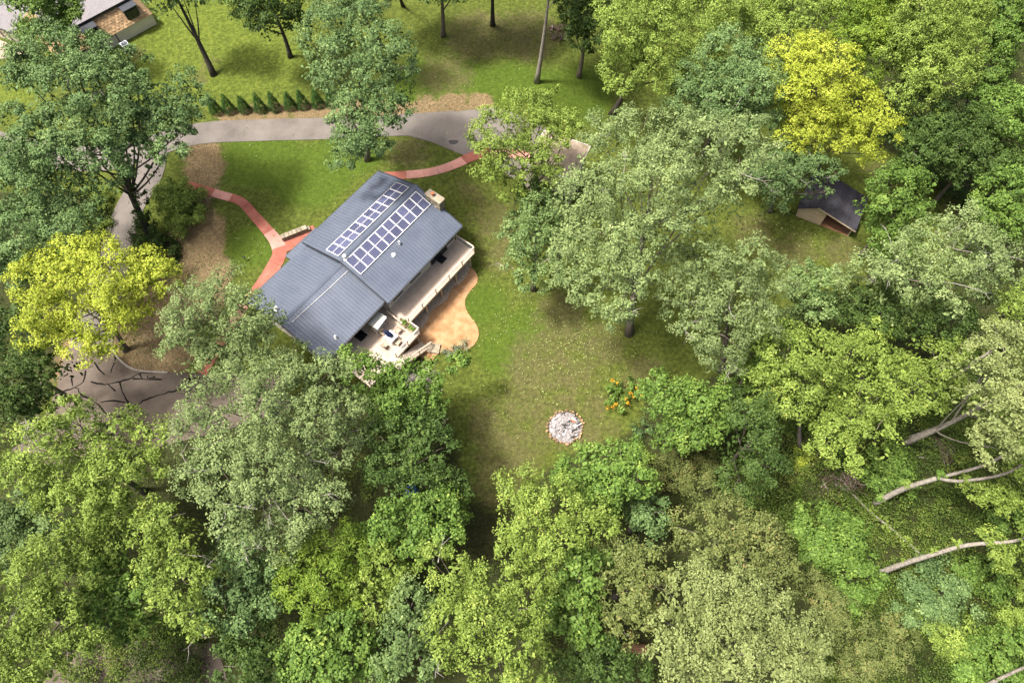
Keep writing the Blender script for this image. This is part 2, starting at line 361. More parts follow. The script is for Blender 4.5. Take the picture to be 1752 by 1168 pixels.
sq = N.new('ShaderNodeMapRange'); sq.inputs['From Min'].default_value = .25; sq.inputs['From Max'].default_value = .75; sq.inputs['To Min'].default_value = .7; sq.inputs['To Max'].default_value = 1.3; L.new(vf.outputs['Fac'], sq.inputs['Value'])
mm = N.new('ShaderNodeMath'); mm.operation = 'MULTIPLY'; L.new(sp.outputs[0], mm.inputs[0]); L.new(sq.outputs[0], mm.inputs[1])
hs = N.new('ShaderNodeHueSaturation'); m3 = N.new('ShaderNodeMath'); m3.operation = 'MULTIPLY'; L.new(mm.outputs[0], m3.inputs[0]); s4 = N.new('ShaderNodeMapRange'); s4.inputs['From Min'].default_value = .3; s4.inputs['From Max'].default_value = .7; s4.inputs['To Min'].default_value = .72; s4.inputs['To Max'].default_value = 1.28; L.new(m2.outputs['Fac'], s4.inputs['Value']); L.new(s4.outputs[0], m3.inputs[1])
L.new(c, hs.inputs['Color']); L.new(m3.outputs[0], hs.inputs['Value'])
L.new(hs.outputs[0], P.inputs['Base Color']); P.inputs['Roughness'].default_value = .95; P.inputs['Specular IOR Level'].default_value = .1
b = N.new('ShaderNodeBump'); b.inputs['Strength'].default_value = .7; b.inputs['Distance'].default_value = .06; L.new(fin.outputs['Fac'], b.inputs['Height']); L.new(b.outputs[0], P.inputs['Normal'])
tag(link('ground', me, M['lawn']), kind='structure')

# ------------------------------------------------------------------ paved sheets that follow the ground
def smooth_line(pts, step=.6):
    pts = [np.array(p, float) for p in pts]; out = []
    P_ = [2 * pts[0] - pts[1]] + pts + [2 * pts[-1] - pts[-2]]
    for i in range(1, len(P_) - 2):
        n = max(2, int(np.linalg.norm(P_[i + 1] - P_[i]) / step))
        for k in range(n):
            t = k / n; a, b_, c_, d_ = P_[i - 1], P_[i], P_[i + 1], P_[i + 2]
            out.append(.5 * ((2 * b_) + (-a + c_) * t + (2 * a - 5 * b_ + 4 * c_ - d_) * t * t + (-a + 3 * b_ - 3 * c_ + d_) * t ** 3))
    out.append(pts[-1]); return out
def ribbon_mb(line, widths, off, thick=.12, cross=5, mb=None):
    mb = mb or MB(); n = len(line); vs = []
    for i, p in enumerate(line):
        t = np.array(line[min(i + 1, n - 1)][:2]) - np.array(line[max(i - 1, 0)][:2]); t /= np.linalg.norm(t) + 1e-9; nn = np.array([-t[1], t[0]])
        wd = widths[i] if hasattr(widths, '__len__') else widths
        for k in range(cross):
            q = np.array(p[:2]) + nn * wd * (k / (cross - 1) - .5); vs.append((q[0], q[1], float(terrain(q[0], q[1])) + off))
        f0, f1 = vs[-cross], vs[-1]
        vs += [(f0[0], f0[1], f0[2] - thick), (f1[0], f1[1], f1[2] - thick)]
    S = cross + 2; fs = []
    for i in range(n - 1):
        for k in range(cross - 1): fs.append((i * S + k + 1, i * S + k, (i + 1) * S + k, (i + 1) * S + k + 1))
        fs.append((i * S, i * S + cross, (i + 1) * S + cross, (i + 1) * S)); fs.append((i * S + cross + 1, i * S + cross - 1, (i + 1) * S + cross - 1, (i + 1) * S + cross + 1))
    mb.add(vs, fs); return mb
def sheet(name, poly, off, m_, thick=.12, step=.5, parent=None):
    """polygon draped on the ground: a grid of cells inside it, trimmed by its outline"""
    import bmesh
    bm = bmesh.new(); vs = [bm.verts.new((p[0], p[1], 0)) for p in poly]; bm.faces.new(vs)
    x0, x1 = min(p[0] for p in poly), max(p[0] for p in poly); y0, y1 = min(p[1] for p in poly), max(p[1] for p in poly)
    for x in np.arange(x0 + step * .37, x1, step): bmesh.ops.bisect_plane(bm, geom=bm.verts[:] + bm.edges[:] + bm.faces[:], plane_co=(x, 0, 0), plane_no=(1, 0, 0))
    for y in np.arange(y0 + step * .37, y1, step): bmesh.ops.bisect_plane(bm, geom=bm.verts[:] + bm.edges[:] + bm.faces[:], plane_co=(0, y, 0), plane_no=(0, 1, 0))
    for v in bm.verts: v.co.z = float(terrain(v.co.x, v.co.y)) + off
    bmesh.ops.recalc_face_normals(bm, faces=bm.faces)
    if sum(f.normal.z for f in bm.faces) < 0: bmesh.ops.reverse_faces(bm, faces=bm.faces)
    ed = [e for e in bm.edges if e.is_boundary]; r_ = bmesh.ops.extrude_edge_only(bm, edges=ed)
    for v in [g for g in r_['geom'] if isinstance(g, bmesh.types.BMVert)]: v.co.z -= thick
    bmesh.ops.triangulate(bm, faces=[f for f in bm.faces if len(f.verts) > 4])
    me_ = bpy.data.meshes.new(name); bm.to_mesh(me_); bm.free(); return link(name, me_, m_, parent)
gp = lambda a, b_: G(a, b_)[:2]
# the lane along the top and its parking apron
ln = smooth_line([gp(*p) for p in [(-150, 215), (-60, 232), (20, 250), (130, 272), (230, 262), (340, 229), (450, 223), (560, 220), (690, 214), (780, 208)]])
d1 = tag(ribbon_mb(ln, 3.3, .05).build('driveway', M['asphalt']), kind='structure')
ap = [gp(*p) for p in [(662, 199), (760, 194), (845, 184), (905, 205), (960, 232), (1000, 262), (990, 330), (900, 320), (830, 275), (800, 268), (783, 262), (740, 244), (700, 233), (664, 232)]]
tag(sheet('parking_apron', ap, .058, M['asphalt'], step=.8), kind='structure')
# the lane going down on the left to the turning area
ln = smooth_line([gp(*p) for p in [(262, 262), (255, 300), (225, 350), (206, 400), (192, 450), (172, 520), (158, 580), (150, 640)]])
d2 = tag(ribbon_mb(ln, [3.4 + 1.2 * i / len(ln) for i in range(len(ln))], .054).build('driveway', M['asphalt']), kind='structure')
ta = [gp(*p) for p in [(118, 596), (150, 590), (192, 592), (205, 614), (235, 633), (290, 637), (400, 640), (480, 640), (500, 700), (350, 745), (250, 770), (60, 800), (20, 770), (70, 728), (88, 690), (98, 660), (105, 628)]]
turn = tag(sheet('turning_area', ta, .062, M['asphalt_old'], step=.8), kind='structure')
tag(sheet('road', [gp(*p) for p in [(30, 1290), (88, 1135), (120, 1105), (240, 1095), (370, 1100), (430, 1290)]], .05, M['asphalt_old'], step=1.0), kind='structure')
# tar lines over the cracks of the turning area
zz = lambda X, Y: gp(X / 3.893, 560 + Y / 3.893)
cracks = [[(605, 365), (700, 378), (800, 362), (880, 335), (935, 305), (1010, 300), (1110, 300)], [(570, 285), (570, 340), (530, 385), (470, 410), (400, 440)], [(800, 360), (815, 430), (840, 480), (865, 545), (840, 600)],
          [(865, 550), (910, 515), (980, 480), (1100, 440), (1200, 415)], [(505, 400), (560, 460), (640, 495), (690, 560), (770, 590), (960, 630)], [(670, 500), (740, 490), (840, 500)], [(630, 235), (665, 280), (700, 315)],
          [(765, 190), (770, 230), (740, 300)], [(885, 345), (960, 345), (1080, 350)], [(935, 310), (950, 340)], [(985, 320), (1000, 345), (1040, 325)], [(720, 380), (775, 425)], [(1265, 310), (1255, 400)], [(1255, 350), (1360, 330)], [(480, 330), (485, 390)]]
for i, cpts in enumerate(cracks):
    cl = smooth_line([zz(*p) for p in cpts], .35)
    cl = [p + rng.normal(0, .045, 2) for p in cl]
    ribbon_mb(cl, [float(.14 * (1 + .35 * math.sin(k * .9 + i))) for k in range(len(cl))], .070, .004, 2).build('tar_line', M['tar'], turn)
for cpts, dr in [([(722, 290), (735, 330), (750, 380), (735, 440)], d2), ([(915, 405), (905, 470), (880, 540)], d2), ([(960, 30), (985, 60), (1000, 100)], d2)]:
    cl = smooth_line([gp(X / 3.893, 290 + Y / 3.893) for X, Y in cpts], .35)
    ribbon_mb(cl, .11, .064, .004, 2).build('tar_line', M['tar'], dr)
cl = smooth_line([gp(*p) for p in [(183, 360), (176, 385), (172, 415), (168, 440)]], .4)
ribbon_mb(cl, .28, .14, .2, 2).build('edging', M['tar'], d2)
cl = smooth_line([gp(*p) for p in [(192, 592), (203, 613), (232, 633), (288, 638)]], .4)
ribbon_mb(cl, .22, .18, .25, 2).build('kerb', M['kerb_stone'], turn)
st_ = [G(776, 244)[:2] + np.array([.55 * math.cos(t) * (1 + .2 * math.sin(3 * t)), .4 * math.sin(t) * (1 + .2 * math.cos(2 * t))]) for t in np.linspace(0, 2 * math.pi, 18, endpoint=False)]
o = sheet('oil_stain', st_, .063, M['stained'], .002, 1.0, d1)

# red walks, each a row of slabs with open joints
def walk(name, line, widths, cuts, mats):
    root = tag(empty(name, (0, 0, 0)), kind='structure')
    ln_ = smooth_line(line, .3); n = len(ln_); ws = np.interp(np.linspace(0, 1, n), np.linspace(0, 1, len(widths)), widths)
    cuts = [0] + [int(c_ * (n - 1)) for c_ in cuts] + [n - 1]
    for i in range(len(cuts) - 1):
        a, b_ = cuts[i], cuts[i + 1]; seg = [np.array(p) for p in ln_[a:b_ + 1]]
        if len(seg) < 2: continue
        d = seg[-1] - seg[-2]; seg[-1] = seg[-1] - d / np.linalg.norm(d) * .025
        ribbon_mb(seg, list(ws[a:b_ + 1]), .07, .2, 4).build('slab', M[mats[i % len(mats)]], root)
    return root
walk('path', [gp(*p) for p in [(318, 316), (345, 324), (378, 334), (412, 345), (436, 370), (460, 397), (474, 416), (478, 436), (462, 466), (432, 505), (400, 548), (375, 590), (345, 640)]],
     [1.0, 1.05, 1.05, 1.05, 1.1, 1.2, 1.5, 1.6, 1.2, 1.1, 1.1, 1.1, 1.1], [.06, .13, .2, .27, .34, .42, .5, .58, .66, .74, .82, .91],
     ['red_concrete', 'red_concrete', 'pink_concrete', 'red_concrete', 'red_concrete', 'red_concrete', 'pink_concrete', 'red_concrete'])
walk('path', [gp(*p) for p in [(655, 302), (690, 300), (730, 296), (762, 288), (785, 279), (803, 270), (830, 262), (870, 262), (910, 268)]], [1.15, 1.15, 1.1, 1.15, 1.25, 1.2, 1.2, 1.2], [.16, .27, .36, .45, .53, .62, .72, .85],
     ['red_concrete', 'pink_concrete', 'pink_concrete', 'pink_concrete', 'pink_concrete', 'red_concrete'])
walk('path', [gp(*p) for p in [(478, 424), (494, 418), (515, 405), (540, 392)]], [1.7, 1.6, 1.3, 1.2], [.35, .7], ['red_concrete'])

# ------------------------------------------------------------------ the house
house = tag(empty('house', (HX, HY, 0), HYAW), 'blue grey metal roofed house with a long balcony and solar panels', 'house')
L0, L1, VN, VS, ZE, ZR = -5.81, 5.81, 5.87, -5.95, 2.9, 4.97
WL, WVN, WVS, WZE, WZR, WRV = -14.1, 5.68, -5.32, 2.4, 3.95, .2
def roof_slope(name, u0, u1, va, za, vb, zb, parent, rib=.36, th=.14):
    """one slope from eave (va, za) up to ridge (vb, zb), with raised ribs running down the slope"""
    mb = MB()
    mb.add([(u0, va, za), (u1, va, za), (u1, vb, zb), (u0, vb, zb), (u0, va, za - th), (u1, va, za - th), (u1, vb, zb - th), (u0, vb, zb - th)],
           [(0, 1, 2, 3), (7, 6, 5, 4), (0, 4, 5, 1), (1, 5, 6, 2), (2, 6, 7, 3), (3, 7, 4, 0)] if vb > va else [(3, 2, 1, 0), (4, 5, 6, 7), (1, 5, 4, 0), (2, 6, 5, 1), (3, 7, 6, 2), (0, 4, 7, 3)])
    o = mb.build(name, M['metal_roof'], parent)
    rb_ = MB(); k = 0; u = u0 + .03
    while u < u1 - .02:
        sgn = 1 if vb > va else -1; h_ = .065
        vs = []
        for vv, z_ in ((va, za), (vb, zb)):
            vs += [(u - .035, vv, z_ - .005), (u + .035, vv, z_ - .005), (u + .02, vv, z_ + h_), (u - .02, vv, z_ + h_)]
        rb_.add(vs, [(0, 1, 5, 4), (1, 2, 6, 5), (2, 3, 7, 6), (3, 0, 4, 7), (3, 2, 1, 0), (4, 5, 6, 7)])
        u += rib
    rb_.build('rib', M['metal_roof'], o)['kind'] = 'stuff'
    return o
roof = roof_slope('roof', L0, L1, VN, ZE, 0, ZR, house)
roof2 = roof_slope('roof', L0, L1, VS, ZE, 0, ZR, house)
wroof = roof_slope('roof', WL, L0 + .3, WVN, WZE, WRV, WZR, house)
wroof2 = roof_slope('roof', WL, L0 + .3, WVS, WZE, WRV, WZR, house)
proof = roof_slope('porch_roof', -7.9, -3.45, 6.58, WZE - .26, 3.6, WZE + .17, house)
def cap(u0, u1, v, z, parent):
    MB().add([(u0, v - .2, z - .04), (u1, v - .2, z - .04), (u1, v, z + .05), (u0, v, z + .05), (u0, v + .2, z - .04), (u1, v + .2, z - .04)], [(0, 1, 2, 3), (3, 2, 5, 4)]).build('ridge_cap', M['metal_roof'], parent)
cap(L0, L1, 0, ZR + .035, roof); cap(WL, L0 + .3, WRV, WZR + .035, wroof)
def rake(u, va, za, vb, zb, parent):
    MB().bar((u, va, za - .06), (u, vb, zb - .06), .06, .24).build('fascia', M['roof_trim'], parent)
for u in (L0 - .033, L1 + .033): rake(u, VN, ZE, 0, ZR, roof); rake(u, VS, ZE, 0, ZR, roof2)
rake(WL - .033, WVN, WZE, WRV, WZR, wroof); rake(WL - .033, WVS, WZE, WRV, WZR, wroof2)
for u0, u1, v, z, p_ in ((L0, L1, VN + .05, ZE, roof), (L0, L1, VS - .05, ZE, roof2), (WL, -7.95, WVN + .05, WZE, wroof), (WL, -6.0, WVS - .05, WZE, wroof2), (-7.9, -3.45, 6.63, WZE - .26, proof)):
    g_ = MB().box(((u0 + u1) / 2, v, z - .1), (u1 - u0, .1, .12)).build('gutter', M['roof_trim'], p_)
# walls: upper storey and walk-out lower storey
def wall(pts, z0, z1, m_, name='wall', top=None):
    (u0, v0), (u1, v1) = pts; mb = MB(); d = np.array([u1 - u0, v1 - v0]); d /= np.linalg.norm(d); nn = np.array([d[1], -d[0]]) * .09
    q = [(u0, v0), (u1, v1)]
    ztop = [z1, z1] if top is None else top
    vs = []
    for s_ in (1, -1):
        vs += [(q[0][0] + nn[0] * s_, q[0][1] + nn[1] * s_, z0), (q[1][0] + nn[0] * s_, q[1][1] + nn[1] * s_, z0), (q[1][0] + nn[0] * s_, q[1][1] + nn[1] * s_, ztop[1]), (q[0][0] + nn[0] * s_, q[0][1] + nn[1] * s_, ztop[0])]
    mb.add(vs, [(0, 1, 2, 3), (7, 6, 5, 4), (4, 5, 1, 0), (3, 2, 6, 7), (5, 6, 2, 1), (4, 0, 3, 7)])
    return mb.build(name, m_, house)
zs = lambda v: ZE + (ZR - ZE) * (1 - abs(v) / (VN if v > 0 else -VS)) - .16
SE = wall([(-5.3, -5.05), (5.3, -5.05)], -2.75, zs(-5.05), M['siding'])
NE1 = wall([(5.3, -4.95), (5.3, 0)], -2.75, 0, M['siding'], top=[zs(-4.95), zs(0)])
NE2 = wall([(5.3, 0), (5.3, 5.1)], -2.75, 0, M['siding'], top=[zs(0), zs(5.1)])
NW = wall([(5.3, 5.2), (-5.3, 5.2)], -2.75, zs(5.2), M['siding'])
SW1 = wall([(-5.3, 5.1), (-5.3, 0)], -2.75, 0, M['siding'], top=[zs(5.1), zs(0)])
SW2 = wall([(-5.3, 0), (-5.3, -4.95)], -2.75, 0, M['siding'], top=[zs(0), zs(-4.95)])
zw = lambda v: WZE + (WZR - WZE) * (1 - abs(v - WRV) / 5.5) - .16
WSE = wall([(-13.6, -4.05), (-5.4, -4.05)], -2.75, zw(-4.05), M['siding'])
WSW1 = wall([(-13.6, WRV), (-13.6, -3.95)], -2.75, 0, M['siding'], top=[zw(WRV), zw(-3.95)])
WSW2 = wall([(-13.6, 5.0), (-13.6, WRV)], -2.75, 0, M['siding'], top=[zw(5.0), zw(WRV)])
WNW = wall([(-5.4, 5.1), (-13.6, 5.1)], -2.75, zw(5.1), M['siding'])
for u in (-7.6, -5.7, -3.8):
    MB().box((u, 6.3, .95), (.16, .16, 2.2)).build('porch_post', M['rail_timber'], proof)
def window(par, u, v, z, wd, ht, n=2, axis='u', name='window', out=-1):
    """frame proud of the wall, dark panes set back inside it"""
    fr = MB(); t = .07
    def bx(cu, cz, du, dz, dep, off):
        return ((cu, v + out * off, cz), (du, dep, dz)) if axis == 'u' else ((u_fixed + out * off, cu, cz), (dep, du, dz))
    u_fixed = v
    cu = u
    for a_ in ((cu, z + ht / 2 - t / 2, wd, t), (cu, z - ht / 2 + t / 2, wd, t), (cu - wd / 2 + t / 2, z, t, ht - 2 * t), (cu + wd / 2 - t / 2, z, t, ht - 2 * t)):
        fr.box(*bx(*a_, .08, .11))
    for k in range(1, n): fr.box(*bx(cu - wd / 2 + wd * k / n, z, t, ht - 2 * t, .06, .11))
    o = fr.build(name, M['black_frame'], house)
    for k in range(n): MB().box(*bx(cu - wd / 2 + wd * (k + .5) / n, z, wd / n - t - .01, ht - 2 * t - .005, .02, .10)).build('pane', M['dark_glass'], o)
    return o
window(house, 2.6, -5.05, 1.1, 2.6, 2.15, 2, name='sliding_door')
window(house, 4.55, -5.05, 1.4, 1.1, 1.3, 2)
window(house, -1.2, -5.05, 1.4, 1.7, 1.3, 2); window(house, -3.9, -5.05, 1.4, 1.5, 1.3, 2)
window(house, -2.6, -5.05, -1.5, 2.6, 2.1, 2, name='sliding_door'); window(house, 1.4, -5.05, -1.5, 2.6, 2.1, 2, name='sliding_door'); window(house, 4.2, -5.05, -1.3, 1.4, 1.2, 2)
window(house, -9.3, -4.05, .6, 1.0, 2.05, 1, name='door'); window(house, -11.4, -4.05, .9, 1.6, 1.2, 2); window(house, -6.6, -4.05, .9, 1.2, 1.2, 2)
window(house, 1.5, 5.2, 1.4, 1.8, 1.3, 2, out=1); window(house, -2, 5.2, 1.4, 1.8, 1.3, 2, out=1); window(house, 2.5, 5.3, 1.2, 1.6, 1.2, 2, axis='v', out=1)
# chimney of coursed stone with a concrete crown and flue
ch = MB().box((5.76, -2.52, 1.1), (.7, 1.85, 7.9)).build('chimney', M['limestone'], house)
crs = [MB().box((0, 0, 0), (d_, .5, .24), 0, .03) for d_ in (.5, .62)]
k = 0
for zi in range(6):
    z_ = 3.75 + zi * .25
    for j in range(4):
        o = MB().box((5.76 + random.uniform(-.02, .03), -3.22 + j * .465 + random.uniform(-.02, .02), z_), (.78 + random.uniform(-.03, .04), .43, .225), 0, .03).build('stone', M['limestone'], ch)
MB().box((5.76, -2.52, 5.17), (.9, 2.1, .12), 0, .03).build('chimney_crown', M['limestone'], ch)
MB().lathe((5.74, -2.3, 5.22), [(.13, 0), (.13, .3), (.2, .32), (.2, .38), (.05, .44)], 10).build('flue', M['rusty'], ch)
# roof vents and conduit
def zroof(u, v):
    if u > L0: return ZE + (ZR - ZE) * (1 - abs(v) / (VN if v > 0 else -VS))
    return WZE + (WZR - WZE) * (1 - abs(v - WRV) / 5.5)
for u, v, r_, h_, p_ in ((-5.25, -.2, .16, .5, roof2), (-.28, -2.8, .09, .35, roof2), (-1.63, -3.15, .15, .12, roof2), (-13.12, 1.97, .15, .4, wroof), (-11.66, -4.35, .1, .35, wroof2)):
    z_ = zroof(u, v) + .02
    MB().lathe((u, v, z_ - .05), [(r_ * 1.7, 0), (r_ * 1.6, .06), (r_, .09), (r_, h_ - .05), (r_ * 1.25, h_ - .04), (r_ * 1.2, h_ + .04), (r_ * .4, h_ + .1)], 12).build('roof_vent', M['white_paint'], p_)
MB().box((-.28, -2.98, zroof(-.28, -3) + .06), (.18, .14, .12)).build('vent_boot', M['black_frame'], roof2)
MB().tube([(-5.75, -.71, zroof(-6, -.71) + .06), (-9, -.62, zroof(-9, -.62) + .06), (-13.3, -.43, zroof(-13.3, -.43) + .06)], .022, 6).build('conduit', M['white_paint'], wroof2)

# solar arrays lying on the two slopes of the main roof
def solar(label, side):
    slope = math.atan2(ZR - ZE, VN if side > 0 else -VS)
    v_mid = 1.49 if side > 0 else -1.37
    root = tag(empty('solar_array', loc2(-.13, v_mid, zroof(0, v_mid) + .11), HYAW), label, 'solar array', 'solar arrays on the house roof')
    piv_rx = -slope if side > 0 else slope
    PW, PH = 1.068, 2.06
    fr = MB(); t = .055
    fr.box((0, PH / 2 - t / 2 - .01, 0), (PW - .012, t, .045)); fr.box((0, -PH / 2 + t / 2 + .01, 0), (PW - .012, t, .045))
    for sx in (-1, 1): fr.box((sx * (PW / 2 - t / 2 - .006), 0, 0), (t, PH - 2 * t - .02, .045))
    fr.box((0, 0, -.001), (PW - .012 - 2 * t, .04, .04))
    ce = MB().box((0, 0, 0), (PW - .012 - 2 * t, (PH - .02 - 2 * t - .04) / 2, .02))
    f0 = c0 = None
    for i in range(10):
        u = (i - 4.5) * PW
        if f0 is None:
            f0 = fr.build('solar_panel', M['white_paint'], root); p_ = f0
        else: p_ = copy_obj(f0, root)
        p_.location = (u, 0, 0); p_.rotation_euler = (piv_rx, 0, 0)
        for sy in (-1, 1):
            if c0 is None: c0 = ce.build('cell', M['solar_cell'], p_); q = c0
            else: q = copy_obj(c0, p_)
            q.location = (0, sy * ((PH - .02 - 2 * t - .04) / 4 + .02), .004)
    mt = MB()
    for s_ in (-.55, .55):
        mt.bar((-5.3, s_ * math.cos(slope), -.055 + s_ * math.sin(piv_rx)), (5.3, s_ * math.cos(slope), -.055 + s_ * math.sin(piv_rx)), .05, .05)
    mt.build('mounting_rail', M['steel'], root)
solar('row of ten solar panels on the roof slope facing the front lawn', 1)
solar('row of ten solar panels on the roof slope facing the balcony', -1)

# ------------------------------------------------------------------ balcony and deck
def hroot(name, label, cat, group=None): return tag(empty(name, (HX, HY, 0), HYAW), label, cat, group)
bal = hroot('balcony', 'long tan balcony on posts along the house wall above the patio', 'balcony')
MB().box((.05, -6.42, -.06), (10.75, 2.56, .12)).build('floor', M['deck_board'], bal)
MB().box((.05, -7.74, -.17), (10.8, .07, .34)).build('edge_beam', M['rail_timber'], bal)
MB().box((5.46, -6.42, -.17), (.07, 2.56, .34)).build('edge_beam', M['rail_timber'], bal)
MB().box((.05, -7.42, -.26), (10.5, .16, .28)).build('beam', M['deck_timber'], bal)
js = MB()
for u in np.arange(-5.1, 5.3, .41): js.box((u, -6.3, -.2), (.045, 2.2, .16))
js.build('joist', M['deck_timber'], bal)['kind'] = 'stuff'
for u in (4.9, 2.45, .0, -2.45, -4.9): MB().box((u, -7.42, -1.52), (.17, .17, 2.25)).build('post', M['deck_timber'], bal)
rl = [(-5.25, -7.72), (-3.1, -7.72), (-.95, -7.72), (1.2, -7.72), (3.35, -7.72), (5.4, -7.72)]
def railing(parent, pts, z, h=1.0, cables=4, top=.1):
    for (a_, b_) in zip(pts[:-1], pts[1:]):
        MB().bar((a_[0], a_[1], a_[2] + h), (b_[0], b_[1], b_[2] + h), .13, .05).build('top_rail', M['rail_timber'], parent)
        cb = MB()
        for k in range(1, cables + 1): cb.bar((a_[0], a_[1], a_[2] + h * k / (cables + 1.2)), (b_[0], b_[1], b_[2] + h * k / (cables + 1.2)), .02, .02)
        cb.build('cable', M['steel'], parent)['kind'] = 'stuff'
    for p in pts: MB().box((p[0], p[1], p[2] + h / 2 - .02), (.09, .09, h - .02)).build('rail_post', M['deck_timber'], parent)
railing(bal, [(u, v, 0) for u, v in rl], 0); railing(bal, [(5.44, -5.25, 0), (5.44, -7.62, 0)], 0)
MB().box((-5.33, -5.9, -.14), (.3, 1.6, .24)).build('step', M['deck_board'], bal)
MB().box((-5.62, -5.9, -.3), (.28, 1.6, .3)).build('step', M['deck_board'], bal)
MB().bar((-5.75, -5.12, .42), (-5.9, -7.4, .42), .1, .05).build('top_rail', M['rail_timber'], bal)
for v in (-5.15, -6.3, -7.35): MB().box((-5.77 - .06 * (v + 5.15) / -2.2, v, -.05), (.08, .08, .92)).build('rail_post', M['deck_timber'], bal)
dk = hroot('deck', 'pale lower deck with table beside the house wing', 'deck')
MB().box((-9.1, -6.62, -.56), (7.5, 4.95, .12)).build('floor', M['deck_board'], dk)
MB().box((-9.1, -9.13, -.68), (7.56, .07, .34)).build('edge_beam', M['rail_timber'], dk)
MB().box((-5.31, -8.45, -.68), (.07, 1.3, .34)).build('edge_beam', M['rail_timber'], dk)
for u in (-5.6, -8.0, -10.4, -12.6): MB().box((u, -8.95, -1.7), (.17, .17, 1.95)).build('post', M['deck_timber'], dk)
railing(dk, [(-5.32, -7.95, -.5), (-5.32, -9.1, -.5), (-7.1, -9.1, -.5), (-8.85, -9.1, -.5)], 0)
railing(dk, [(-10.1, -9.1, -.5), (-12.75, -9.1, -.5)], 0)
stp = hroot('staircase', 'timber staircase from the lower deck down to the patio', 'staircase')
for k in range(11):
    MB().box((-8.55 + k * .29, -9.75, -.68 - k * .175), (.31, 1.05, .05)).build('tread', M['deck_board'], stp)
for v in (-9.24, -10.29): MB().bar((-8.75, v, -.72), (-5.4, v, -2.55), .06, .28).build('stringer', M['deck_timber'], stp)
MB().box((-9.2, -9.72, -.56), (1.05, 1.1, .12)).build('landing', M['deck_board'], stp)
railing(stp, [(-8.75, -10.32, -.5), (-6.9, -10.32, -1.62), (-5.1, -10.32, -2.6)], 0, .95, 3)
railing(stp, [(-9.7, -9.2, -.5), (-9.7, -10.25, -.5), (-8.75, -10.32, -.5)], 0, .95, 3)
# patio of stamped orange concrete, gravel strip below the balcony
pt = smooth_line([loc2(*p)[:2] for p in [(4.9, -7.3), (4.6, -8.5), (3.75, -9.3), (2.3, -9.35), (1.1, -9.7), (.4, -10.5), (0, -11.4), (-.35, -12.5), (-1.1, -13.4), (-2.3, -13.75), (-3.5, -13.3), (-4.4, -12.2), (-5.4, -11.4), (-6.6, -11.2), (-6.6, -8), (-4, -7.7), (0, -7.6), (3, -7.5), (4.9, -7.3)]], .4)[:-1]
def fix_flat(o):
    pass
pat = tag(sheet('patio', pt, .06, M['patio_stone'], .15, .6), kind='structure')
gr = [loc2(*p)[:2] for p in [(5.2, -5.2), (5.0, -7.25), (3, -7.9), (1.5, -7.6), (0, -8.0), (-2, -7.6), (-3.5, -8.1), (-5.5, -7.7), (-5.5, -5.2)]]
tag(sheet('gravel_strip', smooth_line(gr + [gr[0]], .5)[:-1], .075, M['gravel'], .1, .6), kind='structure')
landz = MB().box((-5.3, -10.6, -2.42), (1.1, 1.5, .22), .5, .03).build('stair_pad', M['limestone'], stp)

# things on the deck
def lset(name, label, cat, u, v, z, rz=0, group=None):
    p = loc2(u, v, z); return tag(empty(name, p, HYAW + rz), label, cat, group)
def mat_(label, u, v, z, a, b_):
    o = MB().box((0, 0, .012), (a, b_, .024), 0, .008).build('doormat', M['rubber_mat']); o.location = loc2(u, v, z); o.rotation_euler = (0, 0, HYAW)
    tag(o, label, 'doormat', 'black doormats at the outer doors')
mat_('black doormat on the long balcony by the sliding door', 2.58, -5.55, 0, .92, .75)
mat_('black doormat on the lower deck by the wing wall', -9.25, -4.6, -.5, 1.02, 1.0)
tb = lset('patio_table', 'white square patio table in the middle of the lower deck', 'table', -7.66, -7.4, -.5)
MB().box((0, 0, .73), (1.08, 1.08, .05), 0, .012).build('table_top', M['white_paint'], tb)
for sx in (-1, 1):
    for sy in (-1, 1): MB().box((sx * .46, sy * .46, .352), (.06, .06, .70)).build('leg', M['white_paint'], tb)
um = lset('parasol', 'closed navy parasol leaning across the white patio table', 'parasol', -7.66, -7.4, -.5)
MB().tube([(0, 0, .02), (0, 0, 1.3), (-.28, .3, 2.2)], .025, 8).build('pole', M['steel'], um)
cn = MB(); n_ = 14
prof = [(0.03, 0), (.2, .05), (.24, .35), (.19, .8), (.12, 1.2), (.02, 1.35)]
vs = []
for i, (r_, l_) in enumerate(prof):
    for k in range(n_):
        th = 2 * math.pi * k / n_; rr = r_ * (1 + .28 * (k % 2))
        c_ = np.array([0.02 - .31 * l_ / 1.35, -.1 + .5 * l_ / 1.35, .95 + 1.15 * l_ / 1.35]); vs.append((c_[0] + rr * math.cos(th), c_[1] + rr * math.sin(th) * .8, c_[2] + rr * math.sin(th) * .25))
cn.add(vs, [(i * n_ + k, i * n_ + (k + 1) % n_, (i + 1) * n_ + (k + 1) % n_, (i + 1) * n_ + k) for i in range(5) for k in range(n_)] + [tuple(range(n_))[::-1], tuple(5 * n_ + k for k in range(n_))]).build('canopy', M['navy_cloth'], um)
def chair(label, u, v, rz):
    c_ = lset('patio_chair', label, 'chair', u, v, -.5, rz, 'wicker chairs around the white patio table')
    MB().box((0, 0, .43), (.5, .5, .07), 0, .02).build('seat', M['wicker'], c_)
    MB().box((0, -.24, .7), (.5, .06, .46), 0, .02).build('backrest', M['wicker'], c_)
    for sx in (-1, 1):
        MB().bar((sx * .27, -.24, .62), (sx * .27, .22, .62), .05, .04).build('armrest', M['wicker'], c_)
        for sy in (-1, 1): MB().box((sx * .22, sy * .22, .2), (.04, .04, .4)).build('leg', M['steel'], c_)
chair('wicker chair on the stair side of the white patio table', -7.66, -8.42, 0)
chair('wicker chair at the white patio table nearest the wing end of the deck', -8.72, -7.45, -math.pi / 2)
chair('wicker chair at the white patio table nearest the balcony steps', -6.62, -7.4, math.pi / 2)
